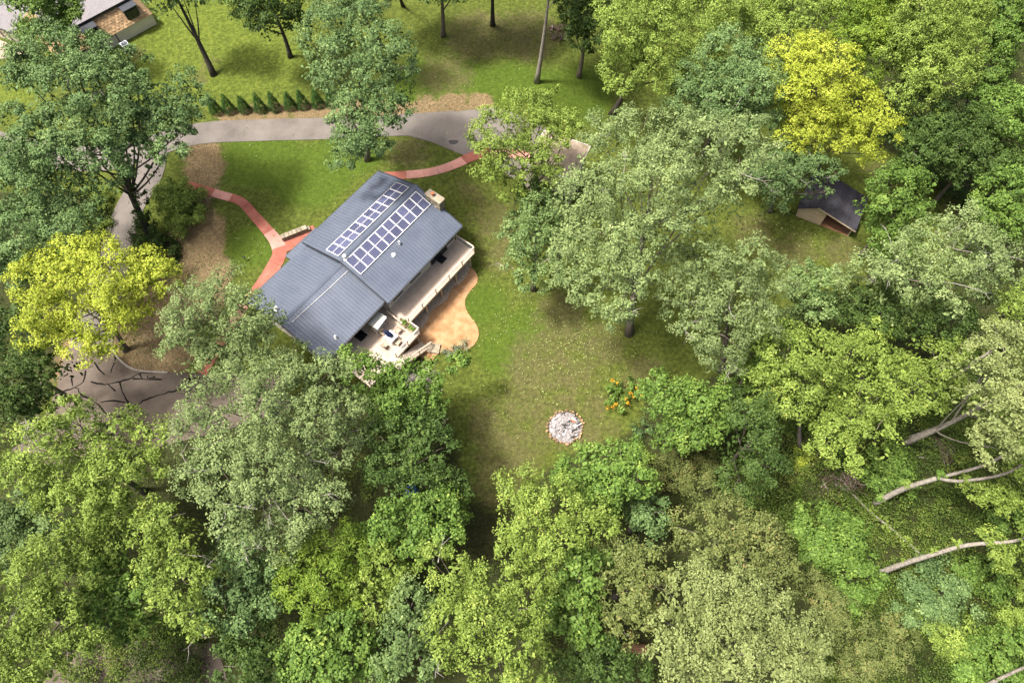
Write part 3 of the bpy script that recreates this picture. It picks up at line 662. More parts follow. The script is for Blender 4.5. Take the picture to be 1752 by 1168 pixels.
chair('wicker chair between the white patio table and the canopy swing', -7.7, -6.4, math.pi)
sw = lset('canopy_swing', 'pale green canopy swing against the wing wall on the deck', 'garden swing', -7.42, -5.6, -.5, .12)
for sy in (-1, 1):
    MB().add([(-.82, 0 + sy * .04, 1.86), (.82, 0 + sy * .04, 1.86), (.82, sy * .58, 1.7), (-.82, sy * .58, 1.7), (-.82, sy * .04, 1.82), (.82, sy * .04, 1.82), (.82, sy * .58, 1.66), (-.82, sy * .58, 1.66)],
             [(0, 1, 2, 3), (7, 6, 5, 4), (0, 4, 5, 1), (1, 5, 6, 2), (2, 6, 7, 3), (3, 7, 4, 0)]).build('canopy', M['pale_canopy'], sw)
for sx in (-1, 1):
    for sy in (-1, 1): MB().tube([(sx * .95, sy * .6, 0.02), (sx * .86, 0, 1.78)], .028, 7).build('frame_leg', M['rail_timber'], sw)
    MB().tube([(sx * .6, 0, 1.75), (sx * .6, 0, .5)], .012, 5).build('chain', M['steel'], sw)
MB().tube([(-.9, 0, 1.78), (.9, 0, 1.78)], .03, 7).build('cross_bar', M['rail_timber'], sw)
MB().box((0, 0, .46), (1.3, .5, .08), 0, .02).build('seat', M['pale_canopy'], sw)
MB().box((0, .26, .75), (1.3, .07, .5), 0, .02).build('backrest', M['pale_canopy'], sw)

# ------------------------------------------------------------------ foliage
def unit(v): return v / (np.linalg.norm(v, axis=-1, keepdims=True) + 1e-9)
def leaf_mesh(name, pc, pr, ptint, kind, dens=1.0, squash=.72, size=1.0, pd=None, core=None):
    """leaf-sized folded faces round every clump centre; core marks the big shaded sprays inside a lobe"""
    stops, ls, asp, prad, cnt = KIND[kind]; ls *= .9; cnt *= 1.1
    core = np.zeros(len(pc)) if core is None else core
    n = np.where(core > 0, 20, np.maximum(4, (cnt * dens * (pr / prad) ** 2))).astype(int)
    ii = np.repeat(np.arange(len(pc)), n); Nn = len(ii)
    d = unit(rng.normal(size=(Nn, 3)) + np.array([0, 0, .45]))
    rad = pr[ii] * (1.08 - .62 * rng.random(Nn) ** 1.7)
    c = pc[ii] + d * rad[:, None] * np.array([1, 1, squash])
    out_ = d if pd is None else unit(d * .45 + pd[ii] * .7)
    nr = unit(out_ * .85 + np.array([0, 0, .35]) + rng.normal(size=(Nn, 3)) * .36)
    t = unit(np.cross(nr, rng.normal(size=(Nn, 3)))); t = unit(t + d * .5); b_ = unit(np.cross(nr, t)); 
    s = (ls * size * rng.uniform(.65, 1.3, Nn) * np.where(core[ii] > 0, 2.0, 1.0))[:, None]
    fold = nr * s * .12
    droop = np.array([0, 0, -1.0]) * s * .12
    V = np.empty((Nn, 4, 3))
    w_ = b_ * s * asp
    V[:, 0] = c - t * s * .48 - w_ * .22; V[:, 1] = c + t * s * .2 - w_ * .5 + fold; V[:, 2] = c + t * s * .52 + w_ * .15 + droop; V[:, 3] = c - t * s * .12 + w_ * .5 + fold
    tint = np.clip(ptint[ii] + rng.normal(0, .17, Nn), 0, 1)
    q = np.arange(Nn * 4).reshape(Nn, 4)
    return mesh_np(name, V.reshape(-1, 3), q, {'tint': ('FACE', tint)}), Nn
TOT = [0]
def crown_puffs(lobes, kind, gap=.14, cover=.80, under=-.2):
    """every lobe (centre, radius) is a cauliflower of rounded sprays, each spray a dome of leaf clumps"""
    prad = KIND[kind][3]; C_, R_, T_, D_, K_ = [], [], [], [], []
    for (c, r_) in lobes:
        k = max(1, int(round(5.2 * (r_ / 1.6) ** 1.25 + 2))) if r_ > .8 else 1
        g = np.arange(k) + .5; zz_ = 1 - g / k * (1 - under * 1.4); ph = g * 2.39996 + rng.uniform(0, 6.28); q_ = np.sqrt(np.maximum(0, 1 - zz_ ** 2))
        dirs = unit(np.column_stack([q_ * np.cos(ph), q_ * np.sin(ph), zz_]) + rng.normal(0, .16, (k, 3)))
        lt = rng.normal(0, .05)
        for d0 in dirs:
            if k > 3 and rng.random() < gap * .55: continue
            sr = r_ * (1.0 if k == 1 else rng.uniform(.31, .50) * (1.25 if k < 5 else 1)); sc = c + (d0 * np.array([1, 1, .8]) * r_ * rng.uniform(.62, .95) if k > 1 else 0)
            n = max(4, int(cover * 2 * sr * sr * (1 - under) / (prad * prad)))
            d = unit(rng.normal(size=(n * 3, 3)) + d0 * .35); d = d[d[:, 2] > under - .1][:n]
            rr = sr * rng.uniform(.7, 1.05, len(d))
            C_.append(sc + d * rr[:, None] * np.array([1, 1, .82])); R_.append(prad * rng.uniform(.55, 1.15, len(d)) * min(1.0, .5 + r_ / 3.0))
            T_.append(np.clip(.47 + lt + rng.normal(0, .085) + rng.normal(0, .08, len(d)), .02, .98)); D_.append(unit(d + d0 * .4)); K_.append(np.zeros(len(d)))
            C_.append(sc[None] - np.array([[0, 0, .12 * sr]])); R_.append(np.array([sr * .64])); T_.append(np.array([.42])); D_.append(d0[None]); K_.append(np.ones(1))
    return np.concatenate(C_), np.concatenate(R_), np.concatenate(T_), np.concatenate(D_), np.concatenate(K_)
def bez(a, b_, c_, n=6): return [(1 - t) ** 2 * a + 2 * t * (1 - t) * b_ + t * t * c_ for t in np.linspace(0, 1, n)]
CAMP = np.array([0, 0, CAM_H])
def place_lobes(spec, h, base=None, zc=None, squat=1.0):
    """sighted lobe outlines -> lobe centres on the near surface of one round crown standing over the trunk"""
    mx, my = np.average([s[0] for s in spec], weights=[s[2] ** 2 for s in spec]), np.average([s[1] for s in spec], weights=[s[2] ** 2 for s in spec])
    gz_ = G(mx, my)[2]
    if zc is None:
        if base is not None:
            d = ray(mx, my); bb = G(*base); k = ((bb[:2] @ d[:2])) / (d[:2] @ d[:2]); zc = float(np.clip(CAM_H + k * d[2], bb[2] + .45 * h, bb[2] + .72 * h))
        else: zc = gz_ + .62 * h
    Cc = at(mx, my, zc)
    dep = np.linalg.norm(Cc - CAMP)
    Rp = max(math.hypot(s[0] - mx, s[1] - my) + s[2] * .7 for s in spec); Rh = Rp * dep / FPX
    Rv = max(1.2, min(.42 * h, Rh * .85)) * squat
    out = []
    for (px, py, r_) in spec:
        d = ray(px, py); d = d / np.linalg.norm(d); R_ = r_ * dep / FPX
        ea, eb = max(.3, Rh - R_ * .7), max(.3, Rv - R_ * .6)
        S_ = np.array([1 / ea, 1 / ea, 1 / eb]); o_ = (CAMP - Cc) * S_; dd = d * S_
        A, B, C_ = dd @ dd, 2 * o_ @ dd, o_ @ o_ - 1; D = B * B - 4 * A * C_
        k = (-B - math.sqrt(D)) / (2 * A) if D > 0 else -B / (2 * A)
        k += R_ * rng.uniform(-.35, 1.1)
        out.append((CAMP + d * k, R_ * np.linalg.norm(d * k) / dep * .96))
    return out, Cc, Rh, Rv
def tree(name, label, kind, h, spec, base=None, zc=None, bark='bark', cat='tree', group=None, trunk_r=None, dens=1.0, gap=.14, twigs=2, inner=.55, squat=1.0, size=1.0, ivy=None, bare=0):
    lobes, Cc, Rh, Rv = place_lobes(spec, h, base, zc, squat)
    b0 = G(*base) if base is not None else np.array([Cc[0], Cc[1], float(terrain(Cc[0], Cc[1]))])
    root = tag(empty(name, b0), label, cat, group)
    tr = trunk_r or (.10 + .013 * h)
    rel = lambda p: np.asarray(p) - b0
    # trunk up into the crown
    top = Cc + np.array([0, 0, Rv * .45]); mid_ = b0 * .5 + Cc * .5 + rng.normal(0, .02 * h, 3) * np.array([1, 1, 0])
    path = bez(b0 - np.array([0, 0, .3]), mid_, top, 9)
    rads = [tr * (1.35 if i == 0 else 1.08 if i == 1 else 1) * (1 - .8 * i / 8) for i in range(9)]
    MB().tube([rel(p) for p in path], rads, 9).build('trunk', M[bark], root, True)
    br_ = MB()
    for (c, r_) in lobes:
        k = min(7, max(3, int(3 + 4 * rng.random()))); s_ = np.array(path[k])
        m_ = (s_ + c) / 2 + np.array([0, 0, -.12 * np.linalg.norm(c - s_)]) + rng.normal(0, .15, 3)
        bp = bez(s_, m_, c, 6); r0 = max(.035, tr * .42 * (1 - .08 * k))
        br_.tube([rel(p) for p in bp], [r0 * (1 - .75 * i / 5) for i in range(6)], 5, False)
        for q in range(twigs):
            d = unit(rng.normal(size=3) + np.array([0, 0, .3])); e = c + d * r_ * rng.uniform(.8, 1.08)
            st0 = np.array(bp[int(rng.integers(3, 6))]); br_.tube([rel(p) for p in bez(st0, (st0 + e) / 2 + rng.normal(0, .2, 3), e, 4)], [.035, .028, .02, .008], 4, False)
    if lobes: br_.build('branches', M[bark], root)['kind'] = 'stuff'
    pc, pr, ptn, pdr, pcore = crown_puffs(lobes, kind, gap)
    # loose inner foliage so the crown has a body behind its outer clumps
    n_in = int(inner * 1.6 * Rh * Rh)
    d = unit(rng.normal(size=(n_in, 3))) * (rng.uniform(.1, 1, n_in)[:, None] ** .5)
    pin = Cc + d * np.array([Rh * .72, Rh * .72, Rv * .72])
    near = np.min(np.stack([np.linalg.norm((pin - c)[:, :2], axis=1) - r_ for c, r_ in lobes]), 0) < .15
    pin = pin[near]
    pdr = np.concatenate([pdr, unit(pin - Cc + np.array([0, 0, .5]))]); pcore = np.concatenate([pcore, np.ones(len(pin))])
    pc = np.concatenate([pc, pin]); pr = np.concatenate([pr, np.full(len(pin), .9)]); ptn = np.concatenate([ptn, np.clip(.4 + rng.normal(0, .12, len(pin)), 0, 1)])
    me_, nn = leaf_mesh('crown', pc - b0, pr, ptn, kind, dens, size=size, pd=pdr, core=pcore); TOT[0] += nn
    link('crown', me_, M['leaf_' + kind], root)
    if bare:
        tw = MB()
        for q in range(bare):
            c, r_ = lobes[int(rng.integers(len(lobes)))]; s_ = c + unit(rng.normal(size=3)) * r_ * .4
            d = unit(rng.normal(size=3) * np.array([1, 1, .4]) + np.array([0, -.3, .55])); e = c + d * r_ * rng.uniform(1.05, 1.35)
            pth = bez(s_, (s_ + e) / 2 + rng.normal(0, .25, 3), e, 5); tw.tube([rel(p) for p in pth], [.05, .042, .034, .024, .01], 4, False)
            for w_ in range(4):
                st0 = np.array(pth[int(rng.integers(2, 5))]); e2 = st0 + unit(d + rng.normal(0, .7, 3)) * rng.uniform(.4, 1.0); tw.tube([rel(st0), rel((st0 + e2) / 2 + rng.normal(0, .06, 3)), rel(e2)], [.02, .014, .006], 4, False)
        tw.build('dead_branches', M['dead_twig'], root)['kind'] = 'stuff'
    if ivy:
        l2 = [(at(px, py, b0[2] + z_), r_) for px, py, z_, r_ in ivy]; a_, b2, c2, d2_, k2 = crown_puffs(l2, 'dark', .05)
        me_, nn = leaf_mesh('ivy', a_ - b0, b2, c2, 'dark', 1.1, size=.8, pd=d2_, core=k2); link('ivy', me_, M['leaf_dark'], root); TOT[0] += nn
    return root

# --- left side
tree('oak_tree', 'big blue green oak with ivy-clad trunk in the upper left corner', 'oakblue', 18, [(85, 100, 46), (150, 88, 32), (184, 106, 34), (232, 110, 22), (50, 130, 34), (120, 140, 44), (175, 155, 42), (25, 115, 24), (225, 172, 36), (285, 205, 36), (314, 150, 26), (336, 182, 24), (318, 212, 26), (250, 215, 38), (190, 215, 42), (120, 215, 38), (70, 222, 32), (28, 205, 24), (160, 262, 34), (230, 262, 36), (285, 258, 28), (90, 262, 28), (30, 250, 26), (208, 298, 22)],
     base=(262, 415), bark='bark_dark', trunk_r=.42, gap=.12, dens=1.15, ivy=[(205, 262, 9.5, .7), (213, 285, 8, .8), (222, 310, 6.5, .95), (232, 335, 5, 1.05), (243, 360, 3.6, 1.15), (252, 385, 2.2, 1.2), (262, 410, .9, 1.3), (285, 420, .8, 1.0), (240, 415, .7, .9)], bare=4)
tree('garden_tree', 'mid green tree overhanging the neighbouring roof in the top left corner', 'maple', 13, [(78, 28, 36), (55, 2, 30), (108, 6, 30), (58, 55, 22), (98, 48, 24), (128, 22, 16)], base=(120, 150), gap=.2)
tree('slender_tree', 'slim tree with bare leaning trunk behind the neighbouring house', 'oak', 15, [(275, -4, 24), (305, -22, 38), (262, -35, 30), (330, -14, 22)], base=(366, 129), bark='bark_dark', trunk_r=.36, zc=10)
tree('shade_tree', 'dark leafed tree with a bare trunk on the bright top lawn', 'dark', 13, [(440, 8, 34), (485, 12, 34), (420, 30, 20), (505, 32, 22), (460, -25, 40), (410, -5, 28), (448, 42, 16)], base=(497, 98), bark='bark_dark', trunk_r=.3, zc=8.5)
tree('oak_tree', 'tall clumpy oak standing over the lane above the house', 'oakblue', 16, [(560, 48, 42), (618, 45, 46), (665, 78, 40), (692, 112, 30), (585, 108, 46), (640, 138, 38), (605, 185, 40), (685, 185, 26), (622, 228, 42), (592, 272, 27), (655, 252, 26), (535, 75, 26), (655, 195, 30), (600, 245, 30)], base=(628, 274), bark='bark', trunk_r=.34, gap=.22)
tree('pale_tree', 'pale green treetop cut off at the top edge above the clumpy oak', 'sage', 15, [(575, -8, 36), (620, -12, 36), (540, -5, 26), (650, 4, 22)], base=(650, 75), zc=10)
def lone(label, base, spec, h, zc, kind='oakblue', bark='bark_dark', r_=.3, **k):
    return tree('lawn_tree', label, kind, h, spec, base=base, zc=zc, bark=bark, trunk_r=r_, **k)
lone('tree with thick grey trunk on the top lawn, right of the clumpy oak', (758, 62), [(752, -45, 48), (800, -60, 40), (735, -12, 20), (700, -50, 36)], 15, 10, bark='bark')
lone('tree with dark straight trunk at the top edge, right of the thick grey trunk', (843, 43), [(845, -70, 48), (880, -55, 40), (810, -75, 36)], 15, 11)
lone('thin stem whose foot just shows at the top edge left of the thick grey trunk', (690, 10), [(670, -70, 42), (640, -60, 30), (700, -80, 30)], 14, 10, r_=.22)
lone('tall tree with long bare pale trunk crossing the top lawn', (918, 141), [(945, -60, 44), (985, -50, 34), (915, -80, 40), (960, -30, 22)], 20, 15, bark='bark_pale', r_=.3)
tree('drooping_tree', 'dark drooping tree beside the log pile on the top lawn', 'dark', 14, [(1000, 20, 34), (985, 50, 26), (1015, 55, 28), (1020, 5, 36), (970, 5, 22), (1000, 80, 18)], base=(990, 131), bark='bark', trunk_r=.3, zc=7.5)
tree('walnut_tree', 'large yellow green walnut with leaning trunk right of the top lawn', 'lime', 17, [(1060, 118, 42), (1055, 60, 46), (1105, 40, 56), (1175, 45, 54), (1205, 105, 38), (1125, 110, 46), (1065, 150, 26), (1160, 140, 30), (1050, 15, 36), (1130, -5, 50), (1205, 20, 40)], base=(1045, 196), bark='bark_dark', trunk_r=.34, gap=.2)
tree('walnut_tree', 'bright yellow green walnut at the top edge behind the grey green oak', 'lime', 19, [(1290, 18, 46), (1350, 20, 50), (1265, 62, 28), (1340, 62, 36), (1245, 10, 36), (1400, 10, 36), (1310, -25, 50)], gap=.2)
tree('oak_tree', 'grey green round oak between the large walnut and the golden tree', 'oakblue', 17, [(1245, 100, 50), (1185, 140, 42), (1285, 145, 46), (1240, 180, 42), (1170, 180, 36), (1310, 195, 36), (1280, 205, 30), (1215, 205, 32)], bare=4)
tree('golden_tree', 'golden yellow tree standing out in the upper right', 'yellow', 18, [(1368, 105, 48), (1420, 108, 42), (1398, 158, 50), (1348, 165, 30), (1450, 185, 46), (1498, 198, 38), (1395, 205, 38), (1490, 262, 22), (1370, 232, 36), (1440, 235, 30), (1522, 222, 22), (1475, 235, 26), (1335, 130, 24)], base=(1400, 300), gap=.2)
tree('ash_tree', 'feathery green ash at the top edge right behind the golden tree', 'feather', 20, [(1450, 18, 40), (1495, 50, 46), (1500, 105, 42), (1455, 70, 30), (1525, 75, 34), (1480, -15, 40), (1530, 10, 36)])
tree('ash_tree', 'tall yellow green ash at the top edge left of the dark upper right corner', 'lime', 20, [(1570, 70, 52), (1620, 60, 50), (1580, 15, 50), (1600, 115, 42), (1555, 148, 38), (1645, 25, 38), (1640, 110, 30), (1585, 175, 28)])
tree('maple_tree', 'green maple filling the extreme upper right corner', 'maple', 17, [(1720, 18, 40), (1700, 65, 28), (1745, 60, 30), (1690, 10, 24)])
tree('maple_tree', 'small light green fan-like maple below the upper right corner', 'maple', 12, [(1690, 118, 30), (1665, 145, 22), (1712, 105, 22), (1700, 150, 22)], size=.9)
tree('dark_tree', 'dark green tree mass right of the golden tree', 'dark', 14, [(1570, 195, 44), (1535, 235, 30), (1600, 235, 36), (1590, 275, 34), (1625, 195, 34), (1565, 260, 30)])
tree('dark_tree', 'dark broad tree at the far right above the mown lawn curve', 'dark', 13, [(1650, 230, 40), (1685, 265, 40), (1650, 290, 34), (1700, 310, 34), (1630, 265, 26)], size=.95)
tree('maple_tree', 'fresh green tree on the right edge below the leaning dark stems', 'maple', 15, [(1715, 195, 44), (1735, 255, 40), (1745, 215, 30), (1690, 215, 28)])
tree('maple_tree', 'dull green tree on the right edge level with the shed', 'maple', 13, [(1730, 325, 38), (1715, 378, 32), (1745, 380, 28), (1690, 350, 26)])
tree('elm_tree', 'bright green upright tree right beside the shed', 'maple', 13, [(1535, 328, 40), (1528, 375, 42), (1535, 412, 36), (1508, 415, 24), (1552, 300, 20), (1512, 350, 22), (1562, 365, 28), (1524, 298, 18)], squat=1.25, size=.9)
tree('oak_tree', 'shaded oak with bare twigs overhanging the shed roof', 'oakblue', 14, [(1322, 280, 40), (1364, 292, 32), (1402, 285, 24), (1325, 332, 30), (1430, 298, 14), (1296, 310, 26), (1418, 328, 10)], base=(1318, 362), bare=7, gap=.22)
# --- centre
tree('oak_tree', 'yellowish green oak over the tan garage roof right of the driveway', 'lime', 16, [(905, 190, 40), (850, 222, 42), (925, 235, 44), (880, 275, 44), (958, 212, 34), (838, 290, 30), (905, 310, 34), (815, 222, 24), (875, 330, 24), (940, 165, 22), (830, 255, 26), (985, 215, 24), (900, 345, 22), (935, 272, 24), (945, 300, 18), (965, 245, 14)], base=(930, 345), bark='bark_dark', gap=.26)
tree('oak_tree', 'huge grey green oak spreading over the middle of the lawn', 'sage', 20, [(1030, 228, 40), (1090, 235, 48), (1150, 225, 44), (1205, 235, 46), (1268, 240, 44), (1000, 325, 44), (1060, 310, 54), (1130, 305, 54), (1200, 315, 50), (1258, 310, 40), (1308, 258, 28), (1010, 395, 46), (1080, 405, 46), (1145, 375, 36), (1040, 465, 46), (975, 475, 36), (1095, 470, 30), (1010, 515, 30), (1060, 530, 26), (1180, 375, 26), (960, 430, 34), (1082, 512, 28), (1052, 548, 22), (1060, 440, 34)], base=(1076, 572), trunk_r=.4, bare=10, gap=.08, inner=.9)
tree('oak_tree', 'smaller pale oak between the house lawn and the huge grey green oak', 'oak', 14, [(925, 370, 40), (910, 415, 40), (885, 450, 30), (950, 410, 32), (905, 485, 28), (940, 470, 30), (880, 395, 26)], gap=.22, bare=3)
tree('understory_tree', 'deep green tree tucked under the oak by the tan garage', 'dark', 10, [(905, 345, 30), (925, 325, 22), (950, 340, 24), (890, 375, 22)], size=.9)
tree('oak_tree', 'wide grey green oak below the shed lawn', 'sage', 17, [(1160, 465, 44), (1218, 452, 46), (1285, 440, 36), (1200, 515, 40), (1268, 500, 46), (1328, 480, 40), (1240, 575, 40), (1180, 560, 32), (1300, 550, 38), (1150, 515, 28), (1250, 620, 28), (1210, 610, 26)], base=(1235, 640), bare=7, gap=.1, inner=.8)
tree('shade_tree', 'fresh green tree with loose twigs right of the wide grey green oak', 'oak', 14, [(1380, 495, 36), (1405, 480, 24), (1350, 530, 30), (1400, 525, 28), (1372, 465, 20)])
tree('oak_tree', 'pale oak with exposed limbs spanning the lawn strip at the right', 'sage', 17, [(1540, 435, 34), (1480, 465, 36), (1600, 408, 44), (1648, 378, 34), (1660, 430, 36), (1555, 478, 38), (1620, 485, 42), (1690, 450, 42), (1722, 430, 30), (1435, 475, 26), (1510, 470, 26)], bare=12, gap=.32)
tree('dark_tree', 'dark rounded tree under the pale oak with exposed limbs', 'dark', 12, [(1480, 520, 42), (1550, 530, 46), (1620, 540, 36), (1430, 540, 36), (1500, 560, 30), (1660, 525, 32)], size=.95)
tree('yellow_tree', 'yellow green treetop on the right edge above the long pale tree', 'lime', 15, [(1740, 498, 28), (1735, 545, 28), (1748, 525, 24)])
tree('maple_tree', 'green tree filling the gap under the wide grey green oak', 'maple', 12, [(1300, 600, 34), (1330, 570, 28), (1270, 640, 30), (1320, 640, 28)])
# --- right woods
tree('walnut_tree', 'yellow green walnut with thin leaning trunk in the right woods', 'lime', 17, [(1340, 600, 44), (1400, 610, 46), (1440, 600, 34), (1320, 648, 40), (1390, 658, 40), (1350, 688, 36), (1300, 690, 26)], base=(1370, 770), bark='bark', trunk_r=.24, gap=.18)
tree('walnut_tree', 'tall light green tree right of the thin leaning trunk', 'lime', 16, [(1490, 615, 38), (1528, 648, 38), (1480, 685, 42), (1442, 715, 38), (1420, 755, 38), (1500, 735, 36), (1455, 780, 28), (1540, 690, 30)], gap=.18)
tree('young_tree', 'small pale lime tree with large leaves behind the tall light green tree', 'lime', 13, [(1490, 572, 26), (1515, 565, 18), (1470, 580, 18)], size=1.2)
tree('walnut_tree', 'mid green tree behind the leaning bare stems at the right', 'lime', 14, [(1600, 615, 36), (1570, 655, 32), (1622, 648, 28), (1590, 690, 26), (1640, 600, 22)])
tree('locust_tree', 'long pale green tree covering the right edge', 'straw', 19, [(1718, 600, 44), (1742, 655, 44), (1690, 645, 32), (1720, 715, 42), (1690, 765, 34), (1745, 755, 32), (1700, 580, 24)], base=(1536, 762), bark='bark_pale', trunk_r=.27, zc=13, gap=.18)
tree('dark_tree', 'rounded deep green tree left of the thin leaning trunk', 'dark', 13, [(1288, 715, 44), (1300, 775, 42), (1268, 825, 38), (1250, 690, 34), (1322, 800, 28), (1310, 745, 26)], size=.95)
tree('maple_tree', 'leafy tree right behind the orange flower bed', 'maple', 12, [(1138, 680, 44), (1190, 690, 44), (1150, 728, 38), (1218, 720, 36), (1225, 675, 30), (1180, 750, 28), (1125, 650, 22)])
tree('maple_tree', 'bright green tree just below the fire pit', 'maple', 12, [(990, 805, 40), (1060, 795, 44), (1092, 822, 36), (1020, 850, 42), (1045, 830, 36), (960, 815, 24), (1080, 770, 22)])
tree('locust_tree', 'yellow green round tree at the lower tip of the back lawn', 'lime', 15, [(890, 842, 42), (900, 900, 50), (950, 868, 46), (955, 925, 42), (882, 948, 36), (1012, 888, 38), (920, 960, 30), (1040, 900, 24)])
tree('dark_tree', 'dull grey green tree between the bright tree and the brown vines', 'oakblue', 11, [(1085, 865, 34), (1112, 880, 36), (1098, 910, 28)])
tree('olive_tree', 'olive brown vine-covered tree in the lower right woods', 'olive', 12, [(1250, 895, 48), (1300, 925, 44), (1218, 935, 38), (1170, 905, 32), (1330, 960, 34), (1275, 960, 30)])
tree('olive_tree', 'khaki tree right of the glossy bright maple at the bottom', 'olive', 15, [(1055, 950, 44), (1102, 970, 42), (1045, 1010, 42), (1085, 1040, 40), (1130, 1000, 30), (1060, 1070, 30)])
tree('maple_tree', 'glossy bright maple at the bottom centre', 'maple', 14, [(990, 995, 46), (980, 1050, 42), (1010, 960, 30), (955, 1020, 28), (1000, 1080, 26)], size=1.2)
tree('locust_tree', 'big straw coloured tree at the bottom right of centre', 'straw', 18, [(1180, 1020, 46), (1238, 1008, 50), (1300, 1048, 54), (1200, 1080, 54), (1150, 1120, 46), (1262, 1118, 54), (1332, 1105, 54), (1380, 1095, 42), (1230, 1158, 54), (1345, 1160, 48), (1402, 1130, 28), (1145, 1065, 30)], gap=.16)
tree('dark_tree', 'dark low tree at the bottom edge left of the straw coloured tree', 'dark', 10, [(1000, 1115, 36), (1042, 1132, 40), (965, 1150, 36), (1085, 1150, 28)])
# --- left woods
tree('oak_tree', 'dark blue green oak at the left edge above the yellow tree', 'oakblue', 15, [(40, 320, 54), (100, 335, 50), (42, 400, 54), (112, 405, 42), (148, 365, 28), (30, 460, 44), (75, 285, 36), (20, 280, 34)], gap=.16)
tree('yellow_tree', 'lemon yellow tree covering the curve of the left driveway', 'yellow', 15, [(130, 438, 42), (172, 430, 36), (70, 478, 46), (130, 495, 48), (190, 468, 46), (248, 470, 42), (288, 480, 28), (90, 538, 42), (160, 545, 46), (218, 510, 38), (150, 598, 32), (58, 565, 28), (228, 538, 28), (100, 580, 28), (180, 585, 28)], base=(215, 600), gap=.2)
tree('dark_tree', 'dark tree on the left edge beside the turning area', 'dark', 13, [(30, 588, 42), (40, 648, 46), (62, 688, 32), (18, 535, 34), (10, 700, 30)])
tree('locust_tree', 'pale sage tree covering the lower corner of the house wing', 'sage', 15, [(330, 520, 42), (388, 500, 42), (428, 538, 46), (350, 578, 42), (308, 560, 36), (420, 598, 46), (468, 568, 30), (480, 618, 32), (372, 620, 32), (510, 600, 18), (290, 590, 24)], base=(415, 650), gap=.22)
tree('locust_tree', 'wide sage green tree directly below the house wing', 'sage', 17, [(350, 690, 44), (420, 668, 46), (498, 648, 42), (560, 640, 44), (592, 698, 36), (335, 740, 40), (400, 735, 48), (470, 715, 46), (540, 720, 48), (450, 690, 40), (600, 745, 30)], gap=.18, bare=4)
tree('locust_tree', 'sage grey tree with bleached dead branches in the lower left woods', 'sage', 17, [(380, 805, 50), (450, 795, 50), (520, 800, 46), (330, 820, 36), (570, 785, 42), (450, 865, 50), (520, 868, 46), (390, 868, 42), (560, 850, 38), (480, 920, 36), (420, 920, 32)], gap=.2, bare=16)
tree('maple_tree', 'fresh green tree touching the lower deck', 'maple', 11, [(620, 645, 40), (680, 655, 36), (742, 642, 32), (660, 700, 40), (600, 612, 24), (785, 622, 20), (730, 690, 34), (690, 690, 30)], gap=.24)
tree('dark_tree', 'deep green tree at the left border of the back lawn', 'dark', 13, [(700, 735, 44), (742, 775, 40), (680, 790, 40), (772, 830, 32), (722, 835, 40), (650, 800, 34), (650, 745, 34), (750, 730, 28)])
tree('shrub_tree', 'bluish green bushy tree where the back lawn narrows', 'maple', 8, [(765, 850, 32), (740, 825, 26), (785, 870, 20), (750, 875, 24)], size=.9)
tree('walnut_tree', 'light yellow green tree below the turning area', 'lime', 16, [(112, 700, 24), (140, 738, 42), (62, 768, 42), (210, 762, 46), (268, 758, 38), (110, 808, 50), (180, 815, 48), (30, 828, 42), (240, 815, 42), (150, 860, 44), (85, 735, 22)], gap=.18)
tree('oak_tree', 'dull green tree on the left edge of the lower woods', 'oak', 14, [(28, 900, 42), (82, 905, 42), (55, 865, 34), (110, 940, 28), (15, 945, 32)])
tree('maple_tree', 'light green rounded tree beside the dull green tree in the lower left', 'lime', 15, [(170, 885, 42), (195, 925, 38), (215, 880, 30), (150, 915, 28)])
tree('locust_tree', 'broad light green tree in the bottom left corner', 'lime', 17, [(90, 960, 44), (48, 1000, 46), (122, 1010, 42), (30, 1058, 46), (100, 1068, 46), (138, 1092, 30), (40, 1128, 46), (108, 1118, 28), (18, 1160, 38), (75, 1030, 30)], gap=.16, bare=3)
tree('maple_tree', 'mid green tree over the leafy verge in the bottom left', 'maple', 14, [(190, 978, 42), (222, 1018, 36), (230, 1068, 26), (172, 1035, 32), (250, 1000, 20)], gap=.2)
tree('walnut_tree', 'mustard tinged tree leaning over the bottom left road', 'lime', 15, [(262, 908, 36), (300, 938, 42), (270, 978, 38), (318, 998, 38), (330, 1048, 36), (346, 1088, 22), (345, 985, 22), (290, 885, 26)], gap=.22, bare=3)
tree('spruce_tree', 'blue green soft tree right of the mustard tinged tree', 'oakblue', 14, [(390, 965, 42), (430, 1000, 38), (380, 1028, 38), (440, 948, 36), (460, 1030, 28), (410, 1060, 26)])
tree('honey_locust', 'feathery honey locust in the bottom left of centre', 'feather', 15, [(520, 958, 42), (580, 930, 42), (558, 1000, 42), (520, 1020, 36), (612, 960, 30), (600, 1020, 28), (490, 1000, 26)])
tree('maple_tree', 'vivid green maple just left of the bare dirt patch', 'maple', 14, [(690, 888, 42), (742, 880, 46), (640, 928, 36), (702, 938, 38), (765, 920, 30), (660, 890, 28)])
tree('maple_tree', 'yellow tipped maple below the vivid green maple', 'lime', 14, [(650, 968, 38), (640, 1030, 38), (680, 995, 26), (620, 1000, 24)])
tree('locust_tree', 'pale grey green tree at the bottom centre left', 'oak', 15, [(700, 1030, 38), (690, 1088, 42), (722, 1130, 36), (662, 1140, 28), (720, 1070, 28)])
tree('locust_tree', 'large mottled lime tree at the bottom centre', 'lime', 17, [(740, 960, 36), (790, 998, 46), (850, 1008, 46), (900, 1038, 46), (830, 1068, 50), (890, 1098, 46), (770, 1058, 42), (822, 1128, 42), (912, 1150, 42), (760, 1108, 32), (860, 1160, 36), (925, 1000, 24)], gap=.18, bare=3)
